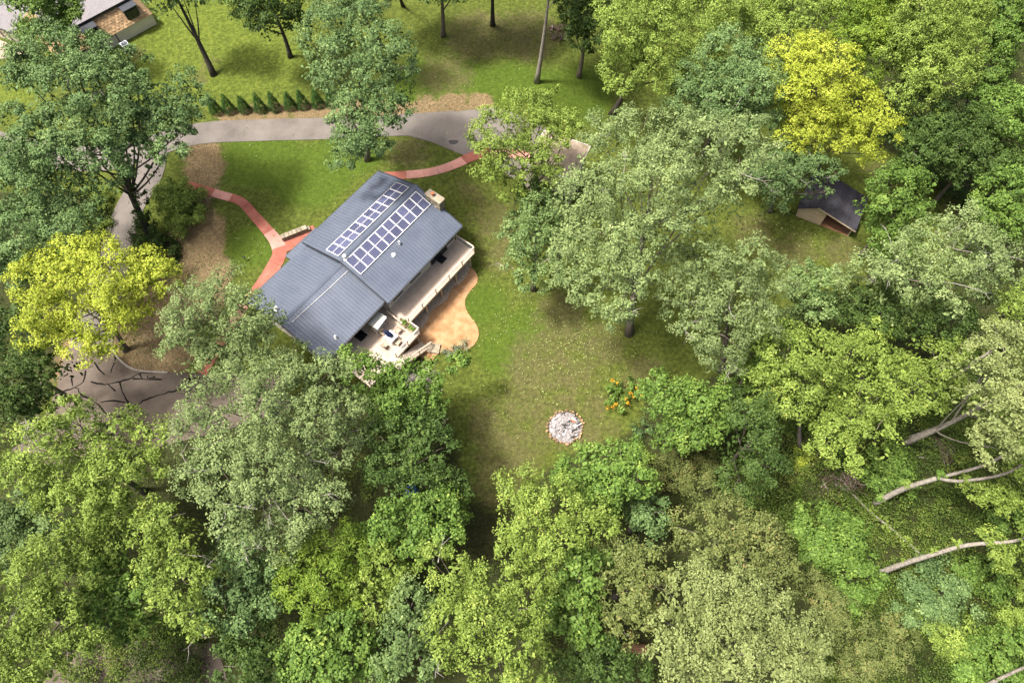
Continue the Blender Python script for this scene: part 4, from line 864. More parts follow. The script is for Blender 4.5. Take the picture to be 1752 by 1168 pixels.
tree('basswood_tree', 'coarse leafed green tree at the bottom edge left of centre', 'maple', 12, [(540, 1100, 46), (600, 1108, 46), (560, 1150, 42), (638, 1140, 32), (505, 1120, 28), (590, 1065, 26)], size=1.15)
tree('dark_tree', 'dim brownish tree at the bottom edge beside the road', 'dark', 10, [(430, 1088, 42), (400, 1140, 42), (455, 1130, 34), (480, 1160, 30)])

# ------------------------------------------------------------------ leaning bare trunks at the right
def trunk_thing(label, runs, bark='bark_pale', cat='tree', group='leaning bare trunks in the right woods', vine=None, tops=None, vkind='lime'):
    b0 = G(*runs[0][0][:2]); root = tag(empty('bare_tree', b0), label, cat, group)
    for i, run in enumerate(runs):
        pts = smooth_line([at(px, py, b0[2] + z_) for px, py, z_, r_ in run], .8); rr = np.interp(np.linspace(0, 1, len(pts)), np.linspace(0, 1, len(run)), [q[3] for q in run])
        pts[0] = pts[0] - np.array([0, 0, .25]) if i == 0 else pts[0]
        MB().tube([p - b0 for p in pts], list(rr), 9).build('trunk' if i == 0 else 'limb', M[bark], root, True)
    for (px, py, z_, r_, kd) in (tops or []):
        a_, b2, c2, d2_, k2 = crown_puffs([(at(px, py, b0[2] + z_), r_)], kd, .1); me_, nn = leaf_mesh('crown', a_ - b0, b2, c2, kd, pd=d2_, core=k2); TOT[0] += nn
        link('crown', me_, M['leaf_' + kd], root)
    return root
trunk_thing('pale forked trunk leaning right above the lower brush', [[(1494, 862, 0, .3), (1545, 836, 3.2, .25), (1605, 817, 6, .2)], [(1605, 817, 6, .17), (1660, 803, 8, .14), (1700, 788, 9.6, .12), (1760, 752, 11.5, .08)], [(1603, 817, 6, .16), (1640, 823, 7.2, .14), (1720, 810, 9.2, .12), (1770, 780, 11.5, .08)]], tops=[(1610, 810, 6.4, .5, 'maple'), (1553, 828, 3.8, .4, 'lime'), (1508, 850, 1.2, .5, 'maple'), (1655, 818, 7.6, .45, 'lime'), (1668, 838, 7.0, 1.2, 'lime'), (1700, 850, 7.2, 1.5, 'lime'), (1765, 745, 12, 2.4, 'lime'), (1780, 800, 12, 2.2, 'lime'), (1735, 855, 7.5, 1.1, 'lime')])
trunk_thing('single grey trunk leaning right in the lowest part of the right woods', [[(1494, 984, 0, .28), (1540, 966, 3, .24), (1590, 950, 5.5, .2), (1655, 932, 8, .18), (1735, 925, 10, .14), (1800, 905, 12, .1)]], tops=[(1502, 978, .8, .5, 'maple'), (1545, 958, 3.4, .3, 'lime'), (1600, 942, 6.0, .45, 'lime'), (1640, 930, 7.6, .6, 'lime'), (1690, 918, 8.6, 1.1, 'lime'), (1705, 945, 8.4, 1.3, 'lime'), (1745, 960, 9, 1.4, 'lime'), (1800, 930, 12, 2.4, 'lime')])
trunk_thing('mossy stem leaning right behind the forked trunk', [[(1548, 752, 0, .24), (1590, 737, 2.6, .22), (1632, 720, 5, .18), (1680, 690, 8, .12)]], bark='bark_pale', tops=[(1690, 680, 8.5, 1.4, 'lime')])
trunk_thing('short visible grey stem high among the leaves at the right', [[(1560, 706, 0, .22), (1592, 680, 3.4, .2), (1630, 648, 6.6, .18), (1678, 612, 10, .15), (1720, 585, 12, .1)]], tops=[(1722, 575, 12.5, 1.4, 'straw')])
trunk_thing('dark slanting stem between the trees in the upper right corner', [[(1672, 196, 0, .26), (1695, 150, 4, .22), (1725, 100, 8, .18), (1765, 40, 12, .12)]], bark='bark_dark', group=None, tops=[(1775, 30, 13, 1.6, 'dark')])
trunk_thing('grey branch in the bottom right corner', [[(1660, 1185, 0, .2), (1715, 1158, 3.4, .16), (1755, 1140, 5.5, .12), (1800, 1125, 8, .08)]], tops=[(1800, 1130, 8.5, 1.6, 'lime'), (1740, 1100, 4.5, 1.2, 'maple')])
# ------------------------------------------------------------------ shrubs and ground plants
def shrub(name, label, kind, spec, group=None, cat='shrub', size=1.0, dens=1.0, hgt=None, flowers=None):
    lobes = []
    for px, py, r_ in spec:
        g_ = G(px, py); Rm = r_ * np.linalg.norm(g_ - CAMP) / FPX; lobes.append((G(px, py, Rm * .55), Rm))
    b0 = G(spec[0][0], spec[0][1]); root = tag(empty(name, b0), label, cat, group)
    a_, b2, c2, d2_, k2 = crown_puffs(lobes, kind, .12, 1.5, -.3); me_, nn = leaf_mesh('foliage', a_ - b0, b2, c2, kind, dens, size=size, pd=d2_, core=k2); TOT[0] += nn
    link('foliage', me_, M['leaf_' + kind], root)
    sm = MB()
    for c, r_ in lobes:
        for k in range(4):
            e = c + unit(rng.normal(size=3) + np.array([0, 0, .5])) * r_ * .7; s_ = np.array([c[0], c[1], float(terrain(c[0], c[1])) - .05])
            sm.tube([s_ - b0, (s_ + e) / 2 - b0 + rng.normal(0, .05, 3), e - b0], [.04, .03, .012], 4, False)
    sm.build('stems', M['bark_dark'], root)['kind'] = 'stuff'
    if flowers:
        pc = np.concatenate([G(px, py, h_)[None] for px, py, h_ in flowers]); me_, nn = leaf_mesh('blossom', pc - b0, np.full(len(pc), .22), np.full(len(pc), .5), 'orange', 1.6); link('blossom', me_, M['leaf_orange'], root)
    return root
shrub('bush', 'bright yellow green bush right of the ivy-clad oak trunk', 'lime', [(300, 338, 30), (315, 375, 28), (335, 345, 22), (285, 325, 18)])
shrub('bush', 'dark bush at the foot of the ivy-clad oak', 'dark', [(262, 425, 22), (285, 440, 20), (245, 400, 18)])
shrub('bush', 'small yellow flowering bush between left driveway and ivy-clad oak', 'yellow', [(241, 420, 11), (240, 436, 9)], size=.7)
shrub('bush', 'yellowish hedge bush on the left bank of the driveway', 'lime', [(168, 340, 20), (165, 375, 20), (150, 395, 20)])
shrub('bush', 'grey silver shrub beside the patio edge, left half', 'greyshrub', [(770, 601, 14), (784, 599, 10)])
shrub('bush', 'grey green shrub at the patio edge, the one nearer the lawn', 'greyshrub', [(796, 590, 11)])
shrub('flower_bush', 'leafy flower bed dotted with orange blooms near the fire pit', 'maple', [(1045, 668, 17), (1070, 660, 17), (1060, 690, 17), (1092, 668, 17), (1042, 690, 10)], size=.75, flowers=[(1048, 651, 1.3), (1056, 655, 1.3), (1078, 672, 1.5), (1083, 678, 1.5), (1072, 683, 1.4), (1098, 678, 1.4), (1053, 692, 1.2), (1047, 697, 1.1), (1102, 655, 1.4), (1090, 664, 1.4), (1040, 697, .8), (1075, 690, 1.3)], cat='flower bed')
shrub('bush', 'small dark spruce bush beside the flower bed and the lawn', 'oakblue', [(1100, 735, 16), (1090, 745, 11)], size=.7)
shrub('vine_mass', 'brown speckled vine thicket left of the deep green tree', 'olive', [(1165, 790, 34), (1200, 830, 34), (1150, 830, 26), (1210, 790, 24)], size=.8)
shrub('bush', 'large leaved bright bush in the right undergrowth below the brush pile', 'maple', [(1400, 900, 34), (1430, 930, 34), (1450, 900, 24), (1440, 960, 24), (1395, 940, 26)], size=1.15)
shrub('bush', 'green bush left of the single leaning grey trunk', 'maple', [(1470, 995, 30), (1450, 1020, 26), (1485, 965, 18)])
shrub('bush', 'grey green bush under the single leaning grey trunk', 'oakblue', [(1590, 1010, 38), (1560, 1040, 30), (1630, 1030, 32), (1600, 980, 24)])
shrub('bush', 'lime tipped bush lower right of the leaning grey trunk', 'lime', [(1625, 1085, 30), (1640, 1110, 24), (1590, 1065, 22)])
shrub('bush', 'green shrub clump in the bottom right corner', 'maple', [(1690, 1130, 36), (1720, 1110, 30), (1660, 1150, 28)])
shrub('bush', 'yellow green bush against the right edge near the bottom', 'lime', [(1745, 1040, 26), (1740, 1080, 24), (1750, 1000, 20)])
shrub('bush', 'khaki thicket right of the straw coloured tree', 'olive', [(1420, 1030, 34), (1450, 1075, 34), (1390, 1000, 30), (1500, 1110, 34), (1470, 1140, 30), (1540, 1080, 26)], size=.85)
shrub('bush', 'bright small bush at the foot of the thin leaning trunk', 'yellow', [(1370, 782, 13), (1362, 795, 10)])
shrub('bush', 'mid green bush between the two leaning grey trunks', 'maple', [(1690, 990, 30), (1650, 975, 22), (1720, 880, 26)])
shrub('bush', 'leafy bush left of the small brush pile', 'maple', [(1520, 790, 30), (1540, 820, 22), (1500, 815, 24)])
shrub('bush', 'dark shrub band along the outer edge of the mown lawn curve', 'dark', [(1600, 310, 20), (1635, 330, 20), (1665, 350, 20), (1690, 385, 18), (1570, 290, 18)], size=.8)
shrub('bush', 'low bright bush at the edge of the vine thicket below the fire pit', 'lime', [(1105, 790, 20), (1118, 815, 18), (1090, 780, 16)])
# undergrowth: leaves nobody could count, low over the floor of the woods
pts_ = []
zone = [[(1240, 690), (1420, 620), (1560, 640), (1700, 560), (1800, 560), (1800, 1250), (1380, 1250), (1400, 1000), (1330, 900), (1240, 860)], [(1100, 740), (1240, 650), (1420, 520), (1680, 470), (1800, 420), (1800, 1250), (1000, 1250), (850, 1250), (840, 960), (960, 830)], [(-60, 430), (60, 450), (90, 600), (40, 760), (100, 800), (300, 750), (500, 690), (640, 660), (760, 700), (790, 860), (800, 920), (780, 1250), (430, 1250), (380, 1110), (130, 1100), (60, 1180), (-60, 1200)],
        [(1290, 150), (1250, -60), (1800, -60), (1800, 430), (1700, 420), (1660, 360), (1590, 280), (1480, 230), (1400, 260)], [(140, 1060), (340, 1060), (370, 1200), (110, 1200)]]
zw_ = [[tuple(G(*p)[:2]) for p in z_] for z_ in zone]
for z_, nmax in zip(zw_, (3600, 1000, 800, 800, 420)):
    xa = np.array(z_); lo, hi = xa.min(0), xa.max(0); cand = rng.uniform(lo, hi, (nmax * 2, 2)); cand = cand[inpoly(cand[:, 0], cand[:, 1], z_)][:nmax]; pts_.append(cand)
pts_ = np.concatenate(pts_); hz = (np.abs(np.sin(pts_[:, 0] * .55) * np.cos(pts_[:, 1] * .47)) * 1.4 + 1.0 * np.maximum(0, np.sin(pts_[:, 0] * 1.3 + 2) * np.sin(pts_[:, 1] * 1.1))) * rng.uniform(.3, 1, len(pts_))
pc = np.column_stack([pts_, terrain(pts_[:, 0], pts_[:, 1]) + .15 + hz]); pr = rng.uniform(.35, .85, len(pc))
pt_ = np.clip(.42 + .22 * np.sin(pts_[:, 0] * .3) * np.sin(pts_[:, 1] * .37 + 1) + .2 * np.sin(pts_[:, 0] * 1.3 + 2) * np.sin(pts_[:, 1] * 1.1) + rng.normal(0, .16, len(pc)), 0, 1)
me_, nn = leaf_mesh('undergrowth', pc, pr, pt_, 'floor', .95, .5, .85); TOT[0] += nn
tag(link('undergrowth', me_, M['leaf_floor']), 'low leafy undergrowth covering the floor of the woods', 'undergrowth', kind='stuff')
# pale fallen leaves scattered over lawn and beds
fl = []
for px, py, sp_, n_ in ((960, 560, 60, 260), (930, 640, 60, 120), (1040, 600, 60, 110), (870, 480, 60, 90), (1370, 400, 50, 90), (330, 470, 40, 170), (1000, 640, 60, 90), (850, 700, 60, 60), (250, 590, 40, 90), (600, 260, 80, 50), (760, 140, 90, 70), (440, 420, 40, 40), (320, 90, 60, 50), (240, 1110, 60, 420), (860, 560, 40, 60), (1300, 410, 40, 40), (430, 200, 60, 40)):
    a_ = rng.normal(0, 1, (n_, 2)) * sp_ * .6
    for q in a_: fl.append(G(px + q[0], py + q[1], .09))
fl = np.array(fl); 
me_, nn = leaf_mesh('fallen_leaves', fl, np.full(len(fl), .06), rng.uniform(.6, 1, len(fl)), 'straw', .1, .1, .75)
tag(link('fallen_leaves', me_, M['leaf_straw']), 'pale fallen leaves scattered over the lawns and beds', 'fallen leaves', kind='stuff')

# ------------------------------------------------------------------ arborvitae row along the lane
for i, (px, py, hh) in enumerate([(371, 193, 2.9), (394, 191, 2.8), (420, 190, 2.6), (447, 189, 2.8), (472, 187, 2.9), (498, 185, 2.6), (520, 183, 2.9), (545, 181, 2.8), (568, 179, 2.6)]):
    b0 = G(px, py); lab = ['leftmost', 'second from the left', 'third from the left', 'fourth from the left', 'middle', 'fourth from the right', 'third from the right', 'second from the right', 'rightmost'][i]
    root = tag(empty('arborvitae', b0), 'cone shaped arborvitae, %s in the row along the lane' % lab, 'shrub', 'arborvitae row along the lane')
    n_ = 240; hgt = 1 - np.sqrt(rng.random(n_)); th = rng.uniform(0, 2 * math.pi, n_); rr = .72 * (1 - hgt) * rng.uniform(.8, 1.05, n_) + .03
    pc = np.column_stack([rr * np.cos(th), rr * np.sin(th), .12 + hgt * hh]); me_, nn = leaf_mesh('foliage', pc, np.full(n_, .16), np.clip(.45 + rng.normal(0, .12, n_), 0, 1), 'conifer', 2.2, 1.3, .7)
    TOT[0] += nn; link('foliage', me_, M['leaf_conifer'], root)
    MB().tube([(0, 0, -.1), (0, 0, hh * .8)], [.05, .015], 6).build('trunk', M['bark_dark'], root)

# ------------------------------------------------------------------ planters at the balcony steps
def planter(label, u, v, a, b_, z=-.5):
    root = lset('planter', label, 'planter', u, v, z, 0, 'wooden planters beside the balcony steps')
    bx = MB()
    for sx in (-1, 1): bx.box((sx * a / 2, 0, .28), (.05, b_, .5))
    for sy in (-1, 1): bx.box((0, sy * (b_ / 2 - .025), .28), (a - .05, .05, .5))
    bx.build('box', M['planter_wood'], root)
    MB().box((0, 0, .24), (a - .06, b_ - .06, .4)).build('soil', M['charcoal'], root)
    n_ = 26; pc = np.column_stack([rng.uniform(-a / 2, a / 2, n_) * .9, rng.uniform(-b_ / 2, b_ / 2, n_) * .9, rng.uniform(.5, .75, n_)])
    me_, nn = leaf_mesh('plants', pc, np.full(n_, .14), np.clip(.6 + rng.normal(0, .2, n_), 0, 1), 'maple', 5, .8, .45); link('plants', me_, M['leaf_maple'], root)
planter('wooden planter of green plants at the foot of the balcony steps', -5.62, -7.3, .55, .75)
planter('wooden planter of green plants in the corner of the deck railing', -5.65, -8.4, .45, .9)

# ------------------------------------------------------------------ low dry stone wall by the front walk
a_, b_ = G(483, 411), G(526, 394); d_ = b_ - a_; ln_ = np.linalg.norm(d_[:2]); ang = math.atan2(d_[1], d_[0])
root = tag(empty('stone_wall', a_, ang), 'low dry stone wall between the red front walk and the lawn', 'wall')
for zi in range(3):
    x = 0.0
    while x < ln_:
        l_ = random.uniform(.26, .5); MB().box((x + l_ / 2, random.uniform(-.02, .02), .12 + zi * .17), (l_ - .025, .5 + random.uniform(-.04, .04), .155), random.uniform(-.03, .03), .03).build('stone', M['limestone'], root); x += l_
x = 0.0
while x < ln_:
    l_ = random.uniform(.4, .6); MB().box((x + l_ / 2, 0, .61), (l_ - .03, .58, .11), random.uniform(-.03, .03), .03).build('cap_stone', M['limestone'], root); x += l_

# ------------------------------------------------------------------ fire pit
c0 = G(967, 731); root = tag(empty('fire_pit', c0), 'round stone fire pit heaped with pale ash on the back lawn', 'fire pit')
n_ = 30
for k in range(n_):
    th = 2 * math.pi * k / n_ + random.uniform(-.04, .04); rr = 1.70 + random.uniform(-.12, .12) + .07 * math.sin(2 * th + 1)
    MB().rock((rr * math.cos(th), rr * math.sin(th), .12), (random.uniform(.18, .36), random.uniform(.22, .44), random.uniform(.2, .38)), th + random.uniform(-.3, .3), .22, k).build('stone', M['pit_stone'], root)
ah = MB(); NR, NT = 12, 40; vs = [(0, 0, .34)]
for i in range(1, NR + 1):
    for k in range(NT):
        r_ = 1.64 * i / NR; th = 2 * math.pi * k / NT
        h_ = .36 * (1 - (i / NR) ** 2.2) + .05 * math.sin(7 * th + i) * (1 - i / NR) + random.uniform(-.05, .06) * (i < NR) + .02
        vs.append((r_ * math.cos(th), r_ * math.sin(th), h_))
fs = [(0, 1 + k, 1 + (k + 1) % NT) for k in range(NT)]
for i in range(NR - 1):
    for k in range(NT): fs.append((1 + i * NT + k, 1 + (i + 1) * NT + k, 1 + (i + 1) * NT + (k + 1) % NT, 1 + i * NT + (k + 1) % NT))
ah.add(vs, fs).build('ash', M['ash'], root)
for k in range(46):
    th, rr = random.uniform(0, 6.28), 1.5 * math.sqrt(random.random()); l_ = random.uniform(.15, .6); a2 = random.uniform(0, 3.14); z_ = .36 * (1 - (rr / 1.64) ** 2.2) + .07
    p_ = np.array([rr * math.cos(th), rr * math.sin(th), z_]); e_ = p_ + np.array([math.cos(a2) * l_, math.sin(a2) * l_, random.uniform(-.04, .08)])
    MB().tube([p_, (p_ + e_) / 2 + rng.normal(0, .02, 3), e_], [random.uniform(.02, .05)] * 3, 5).build('charred_stick', M[random.choice(['charcoal', 'charcoal', 'dead_twig', 'charcoal', 'white_paint'])], root)
MB().box((.75, .55, .34), (.55, .12, .08), -.6).build('board', M['rusty'], root); MB().box((-.1, -.65, .36), (.14, .62, .06), -.25).build('board', M['white_paint'], root)

# ------------------------------------------------------------------ shed with lean-to
pL, pR, pP = G(1361, 369), G(1402, 387), G(1450, 404)
e1 = pP - pL; WT = np.linalg.norm(e1[:2]); e1 = e1[:2] / WT; WW = np.linalg.norm((pR - pL)[:2]); ang = math.atan2(e1[1], e1[0])
root = tag(empty('shed', (pL[0], pL[1], pL[2]), ang), 'tan shed with dark shingle roof and open lean-to', 'shed')
DP = 4.6; HE, HAx = 1.75, 2.75; AX = WW * .58; HL = 1.55
fw = MB(); fw.add([(0, 0, 0), (WW, 0, 0), (WW, 0, HE + .15), (AX, 0, HAx), (0, 0, HE - .1), (0, .1, 0), (WW, .1, 0), (WW, .1, HE + .15), (AX, .1, HAx), (0, .1, HE - .1)], [(0, 1, 2, 3, 4), (9, 8, 7, 6, 5), (0, 5, 6, 1), (1, 6, 7, 2), (2, 7, 8, 3), (3, 8, 9, 4), (4, 9, 5, 0)]).build('front_wall', M['shed_board'], root)
for x0, x1 in ((.12, WW * .5 - .02), (WW * .5 + .02, WW - .12)):
    dr = MB().box(((x0 + x1) / 2, -.03, .86), (x1 - x0, .05, 1.62)).build('door', M['shed_board'], root)
    for xx in (x0 + .05, x1 - .05): MB().box((xx, -.07, .86), (.09, .03, 1.62)).build('door_trim', M['shed_board'], dr)
    MB().box((x1 - .12 if x0 < .5 else x0 + .12, -.09, .9), (.05, .05, .14)).build('handle', M['black_frame'], dr)
MB().box((.05, DP / 2 + .05, HE / 2 - .1), (.1, DP - .1, HE - .1)).build('side_wall', M['shed_board'], root); MB().box((WW - .05, DP / 2 + .05, HE / 2), (.1, DP - .1, HE)).build('side_wall', M['shed_board'], root)
MB().box((WW / 2, DP, HE / 2), (WW - .2, .1, HE)).build('back_wall', M['shed_board'], root)
def shingle_slope(u_a, z_a, u_b, z_b, rows, nm='roof'):
    base = MB(); y0, y1 = -.25, DP + .25
    base.add([(u_a, y0, z_a), (u_a, y1, z_a), (u_b, y1, z_b), (u_b, y0, z_b), (u_a, y0, z_a - .08), (u_a, y1, z_a - .08), (u_b, y1, z_b - .08), (u_b, y0, z_b - .08)], [(0, 1, 2, 3), (7, 6, 5, 4), (0, 4, 5, 1), (1, 5, 6, 2), (2, 6, 7, 3), (3, 7, 4, 0)])
    o = base.build(nm, M['shingle_dark'], root)
    for k in range(rows):
        t0, t1 = k / rows, (k + 1.08) / rows
        ua, ub = u_a + (u_b - u_a) * t0, u_a + (u_b - u_a) * min(1, t1); za, zb = z_a + (z_b - z_a) * t0, z_a + (z_b - z_a) * min(1, t1)
        MB().add([(ua, y0, za + .012), (ua, y1, za + .012), (ub, y1, zb + .035), (ub, y0, zb + .035), (ub, y1, zb + .004), (ub, y0, zb + .004)], [(0, 1, 2, 3), (3, 2, 4, 5)]).build('shingle_course', M['shingle_dark'], o)
    return o
shingle_slope(AX, HAx + .1, -.3, HE - .25, 6); shingle_slope(AX, HAx + .1, WT + .35, HL - .02, 14)
MB().bar((AX, -.29, HAx + .04), (WT + .35, -.29, HL - .09), .05, .14).build('fascia', M['shed_board'], root)
for y in (.1, DP): MB().box((WT, y, HL / 2 - .08), (.11, .11, HL - .16)).build('post', M['shed_board'], root)
MB().box(((WW + WT) / 2, DP / 2, .02), (WT - WW, DP, .06)).build('floor', M['dirt'], root)
MB().box((WW + .7, DP * .6, .45), (.9, 1.4, .8), .2, .05).build('woodpile', M['bark'], root)

# ------------------------------------------------------------------ garage with tan roof under the oak
zr = 2.3
q0, q1 = at(1010, 250, zr), at(992, 287, zr); e = (q1 - q0)[:2]; e /= np.linalg.norm(e); f_ = np.array([e[1], -e[0]])
if f_[0] > 0: f_ = -f_
ang = math.atan2(e[1], e[0]); gl, gw = 5.2, 5.6
cen = q0[:2] + e * gl / 2 + f_ * gw / 2; gz0 = float(terrain(*cen))
root = tag(empty('garage', (cen[0], cen[1], gz0), ang), 'low garage with flat tan roof half hidden under an oak', 'garage')
H_ = zr - gz0
MB().box((0, 0, H_ / 2 - .1), (gl - .5, gw - .5, H_ - .2)).build('wall', M['cream_wall'], root)
rf = MB().box((0, 0, H_ - .06), (gl, gw, .14), 0, .02).build('roof', M['tan_roof'], root)
for sy in (-1, 1): MB().box((0, sy * (gw / 2 + .02), H_ - .07), (gl + .1, .05, .22)).build('fascia', M['white_paint'], rf)
for sx in (-1, 1): MB().box((sx * (gl / 2 + .02), 0, H_ - .07), (.05, gw - .02, .22)).build('fascia', M['white_paint'], rf)

# ------------------------------------------------------------------ neighbouring house in the top left corner
qa, qb = G(205, 76), G(269, 42); e = (qb - qa)[:2]; LW = np.linalg.norm(e); e /= LW; nb = np.array([-e[1], e[0]])
ang = math.atan2(e[1], e[0])
root = tag(empty('neighbour_house', (qa[0], qa[1], qa[2]), ang), 'neighbouring house with tan shingle mansard roof and cream wall', 'house')
X0, X1, DPT = -7.0, LW, 10.0
MB().box(((X0 + X1) / 2, DPT / 2, .78), (X1 - X0, DPT, 1.6)).build('wall', M['cream_wall'], root)
man = MB(); zb, zt, ins = 1.6, 3.6, 1.5; ov = .15
bt = [(X0 - ov, -ov, zb), (X1 + ov, -ov, zb), (X1 + ov, DPT + ov, zb), (X0 - ov, DPT + ov, zb)]; tp = [(X0 + ins, ins, zt), (X1 - ins, ins, zt), (X1 - ins, DPT - ins, zt), (X0 + ins, DPT - ins, zt)]
man.add(bt + tp, [(0, 1, 5, 4), (1, 2, 6, 5), (2, 3, 7, 6), (3, 0, 4, 7), (0, 3, 2, 1)])
mo = man.build('mansard', M['shingle_tan'], root)
def lerp(a, b2, t): return np.array(a) + (np.array(b2) - np.array(a)) * t
def shakes(b0_, b1_, t0_, t1_, rows, cols, nrm, name='shingle', limit=999):
    """separate shakes on the mansard slope, each slightly off its neighbours"""
    for r_ in range(rows):
        lo0, lo1 = lerp(b0_, t0_, r_ / rows), lerp(b1_, t1_, r_ / rows); hi0, hi1 = lerp(b0_, t0_, (r_ + 1.1) / rows if r_ < rows - 1 else 1), lerp(b1_, t1_, (r_ + 1.1) / rows if r_ < rows - 1 else 1)
        off = (r_ % 2) * .5
        for c_ in range(cols):
            s0, s1 = (c_ + off) / cols + .004, min(1, (c_ + off + 1) / cols - .004)
            if s0 >= 1: continue
            j = random.uniform(.02, .05)
            MB().add([lerp(lo0, lo1, s0) + nrm * j, lerp(lo0, lo1, s1) + nrm * j, lerp(hi0, hi1, s1) + nrm * .012, lerp(hi0, hi1, s0) + nrm * .012, lerp(lo0, lo1, s0), lerp(lo0, lo1, s1)], [(0, 1, 2, 3), (4, 5, 1, 0)]).build(name, M['shingle_tan'], mo)
nfr = np.array([0, -(zt - zb), ins + ov]); nfr /= np.linalg.norm(nfr)
shakes(bt[0], bt[1], tp[0], tp[1], 9, 22, nfr)
fl_ = MB().box(((X0 + X1) / 2, DPT / 2, zt + .08), (X1 - X0 - 2 * ins + .5, DPT - 2 * ins + .5, .22), 0, .02).build('flat_roof', M['grey_roof'], root)
MB().box(((X0 + X1) / 2, ins - .27, zt + .08), (X1 - X0 - 2 * ins + .6, .05, .3)).build('fascia', M['black_frame'], fl_)
for xx in (LW * .28 - 3.6, LW * .62):
    dm = MB().box((xx, .95, 2.55), (1.7, 1.5, 1.7)).build('dormer', M['black_frame'], root)
    MB().box((xx, .18, 2.5), (1.4, .06, 1.25)).build('window_frame', M['black_frame'], dm)
    for sx in (-1, 1): MB().box((xx + sx * .34, .14, 2.5), (.6, .03, 1.1)).build('pane', M['dark_glass'], dm)
    MB().box((xx, .85, 3.44), (1.95, 1.75, .1)).build('dormer_roof', M['roof_trim'], dm)
MB().tube([(.15, -.06, .05), (.15, -.06, 1.6)], .05, 8).build('downpipe', M['black_frame'], root)
# lower grey-roofed block of the same neighbour, at the picture's corner
qc = G(8, 70); root = tag(empty('outbuilding', (qc[0], qc[1], qc[2]), -.42), 'grey roofed block with narrow dark windows in the top left corner', 'building')
MB().box((-1.5, 4.3, 1.1), (9, 8, 2.2)).build('wall', M['cream_wall'], root)
MB().box((-1.5, 4.3, 2.3), (9.6, 8.6, .22), 0, .02).build('roof', M['grey_roof'], root)
MB().box((-1.5, -.03, 2.28), (9.7, .06, .2)).build('fascia', M['black_frame'], root)
for xx in (-3.2, -1.6, 0, 1.4): MB().box((xx, .27, 1.15), (.34, .05, 1.5)).build('window', M['dark_glass'], root)
tag(sheet('paved_court', [gp(*p) for p in [(-120, 40), (-20, 62), (30, 80), (45, 95), (20, 98), (-120, 110)]], .05, M['paver'], step=1.0), kind='structure')
# air conditioner beside the neighbouring house
p_ = G(219, 86); root = tag(empty('air_conditioner', p_, ang), 'dark air conditioner unit with pale round top beside the neighbouring house', 'air conditioner')
MB().box((0, 0, .05), (1.05, 1.05, .1)).build('base', M['kerb_stone'], root); MB().box((0, 0, .52), (.86, .86, .84), 0, .04).build('casing', M['ac_dark'], root)
MB().box((0, 0, .98), (.92, .92, .1), 0, .03).build('top', M['ac_pale'], root)
MB().lathe((0, 0, 1.03), [(.36, 0), (.36, .02), (.3, .03), (.02, .04)], 20).build('fan_grille', M['ac_dark'], root)
for k in range(6):
    th = k * math.pi / 6; MB().bar((-.33 * math.cos(th), -.33 * math.sin(th), 1.085), (.33 * math.cos(th), .33 * math.sin(th), 1.085), .012, .012).build('grille_bar', M['ac_pale'], root)
sl = np.linspace(-.36, .36, 9); lv = MB()
for s_ in sl:
    for sy in (-1, 1): lv.box((s_, sy * .44, .5), (.03, .02, .66)); lv.box((sy * .44, s_, .5), (.02, .03, .66))
lv.build('louvre', M['black_frame'], root)['kind'] = 'stuff'

# ------------------------------------------------------------------ brush piles, logs, oddments
def pile(label, px, py, rad, n_, m_, hgt=.9, thick=.035, ln=(1.0, 2.4), group=None):
    c_ = G(px, py); root = tag(empty('brush_pile', c_), label, 'brush pile', group)
    for k in range(n_):
        th, rr = random.uniform(0, 6.28), rad * math.sqrt(random.random()); a2 = random.uniform(0, 3.14); l_ = random.uniform(*ln) * .5
        z_ = hgt * (1 - (rr / rad) ** 1.5) * random.uniform(.4, 1.0) + .08; x, y = rr * math.cos(th), rr * math.sin(th); tl = random.uniform(-.25, .25)
        p0, p1 = np.array([x - math.cos(a2) * l_, y - math.sin(a2) * l_, max(.02, z_ - tl)]), np.array([x + math.cos(a2) * l_, y + math.sin(a2) * l_, max(.02, z_ + tl)])
        MB().tube([p0, (p0 + p1) / 2 + rng.normal(0, .08, 3), p1], [thick * random.uniform(.7, 1.4), thick, thick * .4], 5).build('stick', M[m_] if random.random() > .15 else M['dead_twig'], root)
pile('large tangled brush pile in the lower right woods', 1438, 822, 1.7, 130, 'brush_twig', 1.1, .03)
pile('smaller reddish brush pile left of the long pale tree', 1610, 768, 1.3, 80, 'brush_twig', .9, .026)
pile('heap of broken branches beside the lower deck tree', 722, 655, 1.5, 60, 'dead_twig', 2.6, .035)
pile('heap of brown cut logs on the top lawn behind the pale trunk', 958, 58, 1.5, 46, 'brush_twig', .8, .09, (.5, 1.0))
pile('pile of bleached twigs at the edge of the turning area', 68, 738, 1.3, 40, 'dead_twig', 2.4, .03)
pile('scatter of dark brush at the bottom right edge of the straw coloured tree', 1470, 1150, 1.2, 40, 'brush_twig', .5, .035)
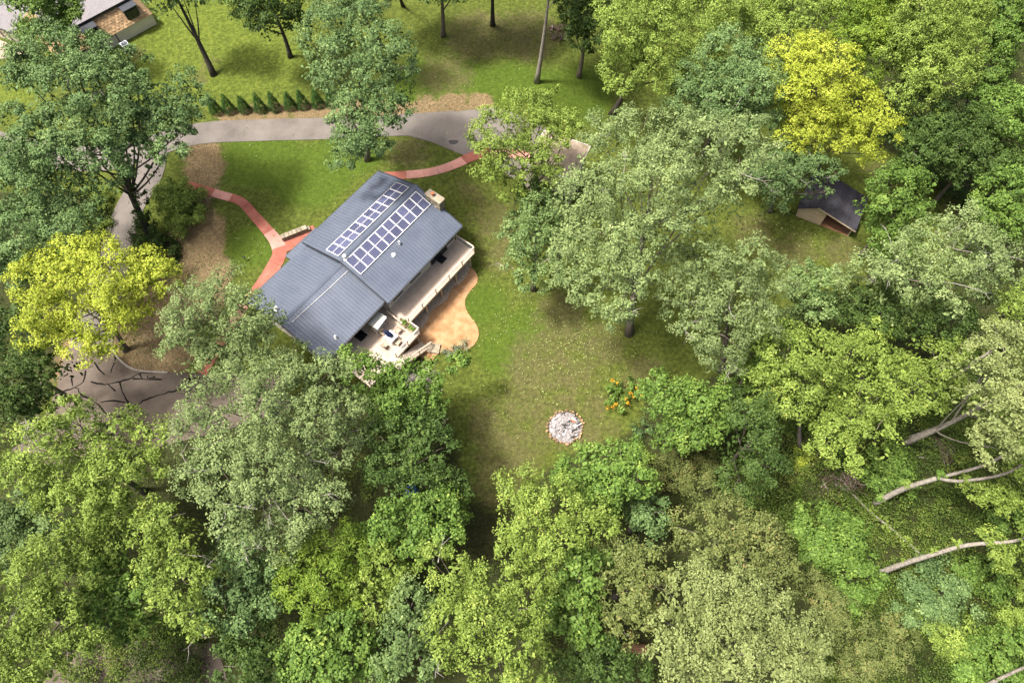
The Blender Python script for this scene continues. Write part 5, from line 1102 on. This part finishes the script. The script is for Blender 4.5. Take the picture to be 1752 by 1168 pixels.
# vine-clad fallen pole
b0 = G(1428, 828); root = tag(empty('fallen_log', b0), 'fallen pole wrapped in lime green vines below the large brush pile', 'log')
lp = [G(1428, 828, .5), G(1462, 848, .7), G(1485, 872, .8), G(1530, 908, .9), G(1580, 952, .4)]
MB().tube([p - b0 for p in smooth_line(lp, .6)], .09, 7).build('pole', M['bark_pale'], root)
vl = [(p + rng.normal(0, .2, 3), random.uniform(.35, .7)) for p in smooth_line(lp[2:], .5)]
a_, b2, c2, d2_, k2 = crown_puffs(vl, 'lime', .1); me_, nn = leaf_mesh('vine', a_ - b0, b2, c2, 'lime', size=.8, pd=d2_, core=k2); link('vine', me_, M['leaf_lime'], root); TOT[0] += nn
def log(label, p, q, r_, m_='bark_pale', h=.25):
    a2, b2 = G(*p, h), G(*q, h); root = tag(MB().tube([np.zeros(3), (b2 - a2) / 2 + rng.normal(0, .08, 3), b2 - a2], [r_, r_ * .9, r_ * .7], 9).build('fallen_log', M[m_], None, True), label, 'log'); root.location = a2
log('thin pale log lying at the bottom of the right undergrowth', (1478, 1148), (1508, 1147), .13)
log('brown log glimpsed under the trees at the bottom right of centre', (1066, 1107), (1122, 1108), .5, 'dirt', .3)
log('thin fallen stem right of the large brush pile', (1552, 780), (1595, 785), .07)
# blue barrel lying under the trees
c_ = G(703, 838, 3.2) - np.array([0, 0, 3.2]); root = tag(empty('water_tank', c_, .5), 'blue plastic water tank glimpsed among the dark trees', 'tank')
MB().lathe((0, 0, 0), [(.5, .02), (.56, .1), (.56, 2.9), (.5, 3.1), (.3, 3.2), (.12, 3.22)], 18).build('body', M['blue_plastic'], root)
for z_ in (.8, 1.6, 2.4): MB().lathe((0, 0, z_), [(.55, 0), (.585, .03), (.585, .09), (.55, .12)], 18).build('hoop', M['blue_plastic'], root)
# small garden lamp on the front lawn
c_ = G(421, 446); root = tag(empty('garden_lamp', c_), 'small dark garden lamp on the front lawn near the red walk', 'lamp')
MB().tube([(0, 0, -.1), (0, 0, .5)], .03, 6).build('pole', M['black_frame'], root); MB().lathe((0, 0, .5), [(.06, 0), (.1, .05), (.1, .16), (.14, .18), (.02, .26)], 10).build('lamp_head', M['black_frame'], root)
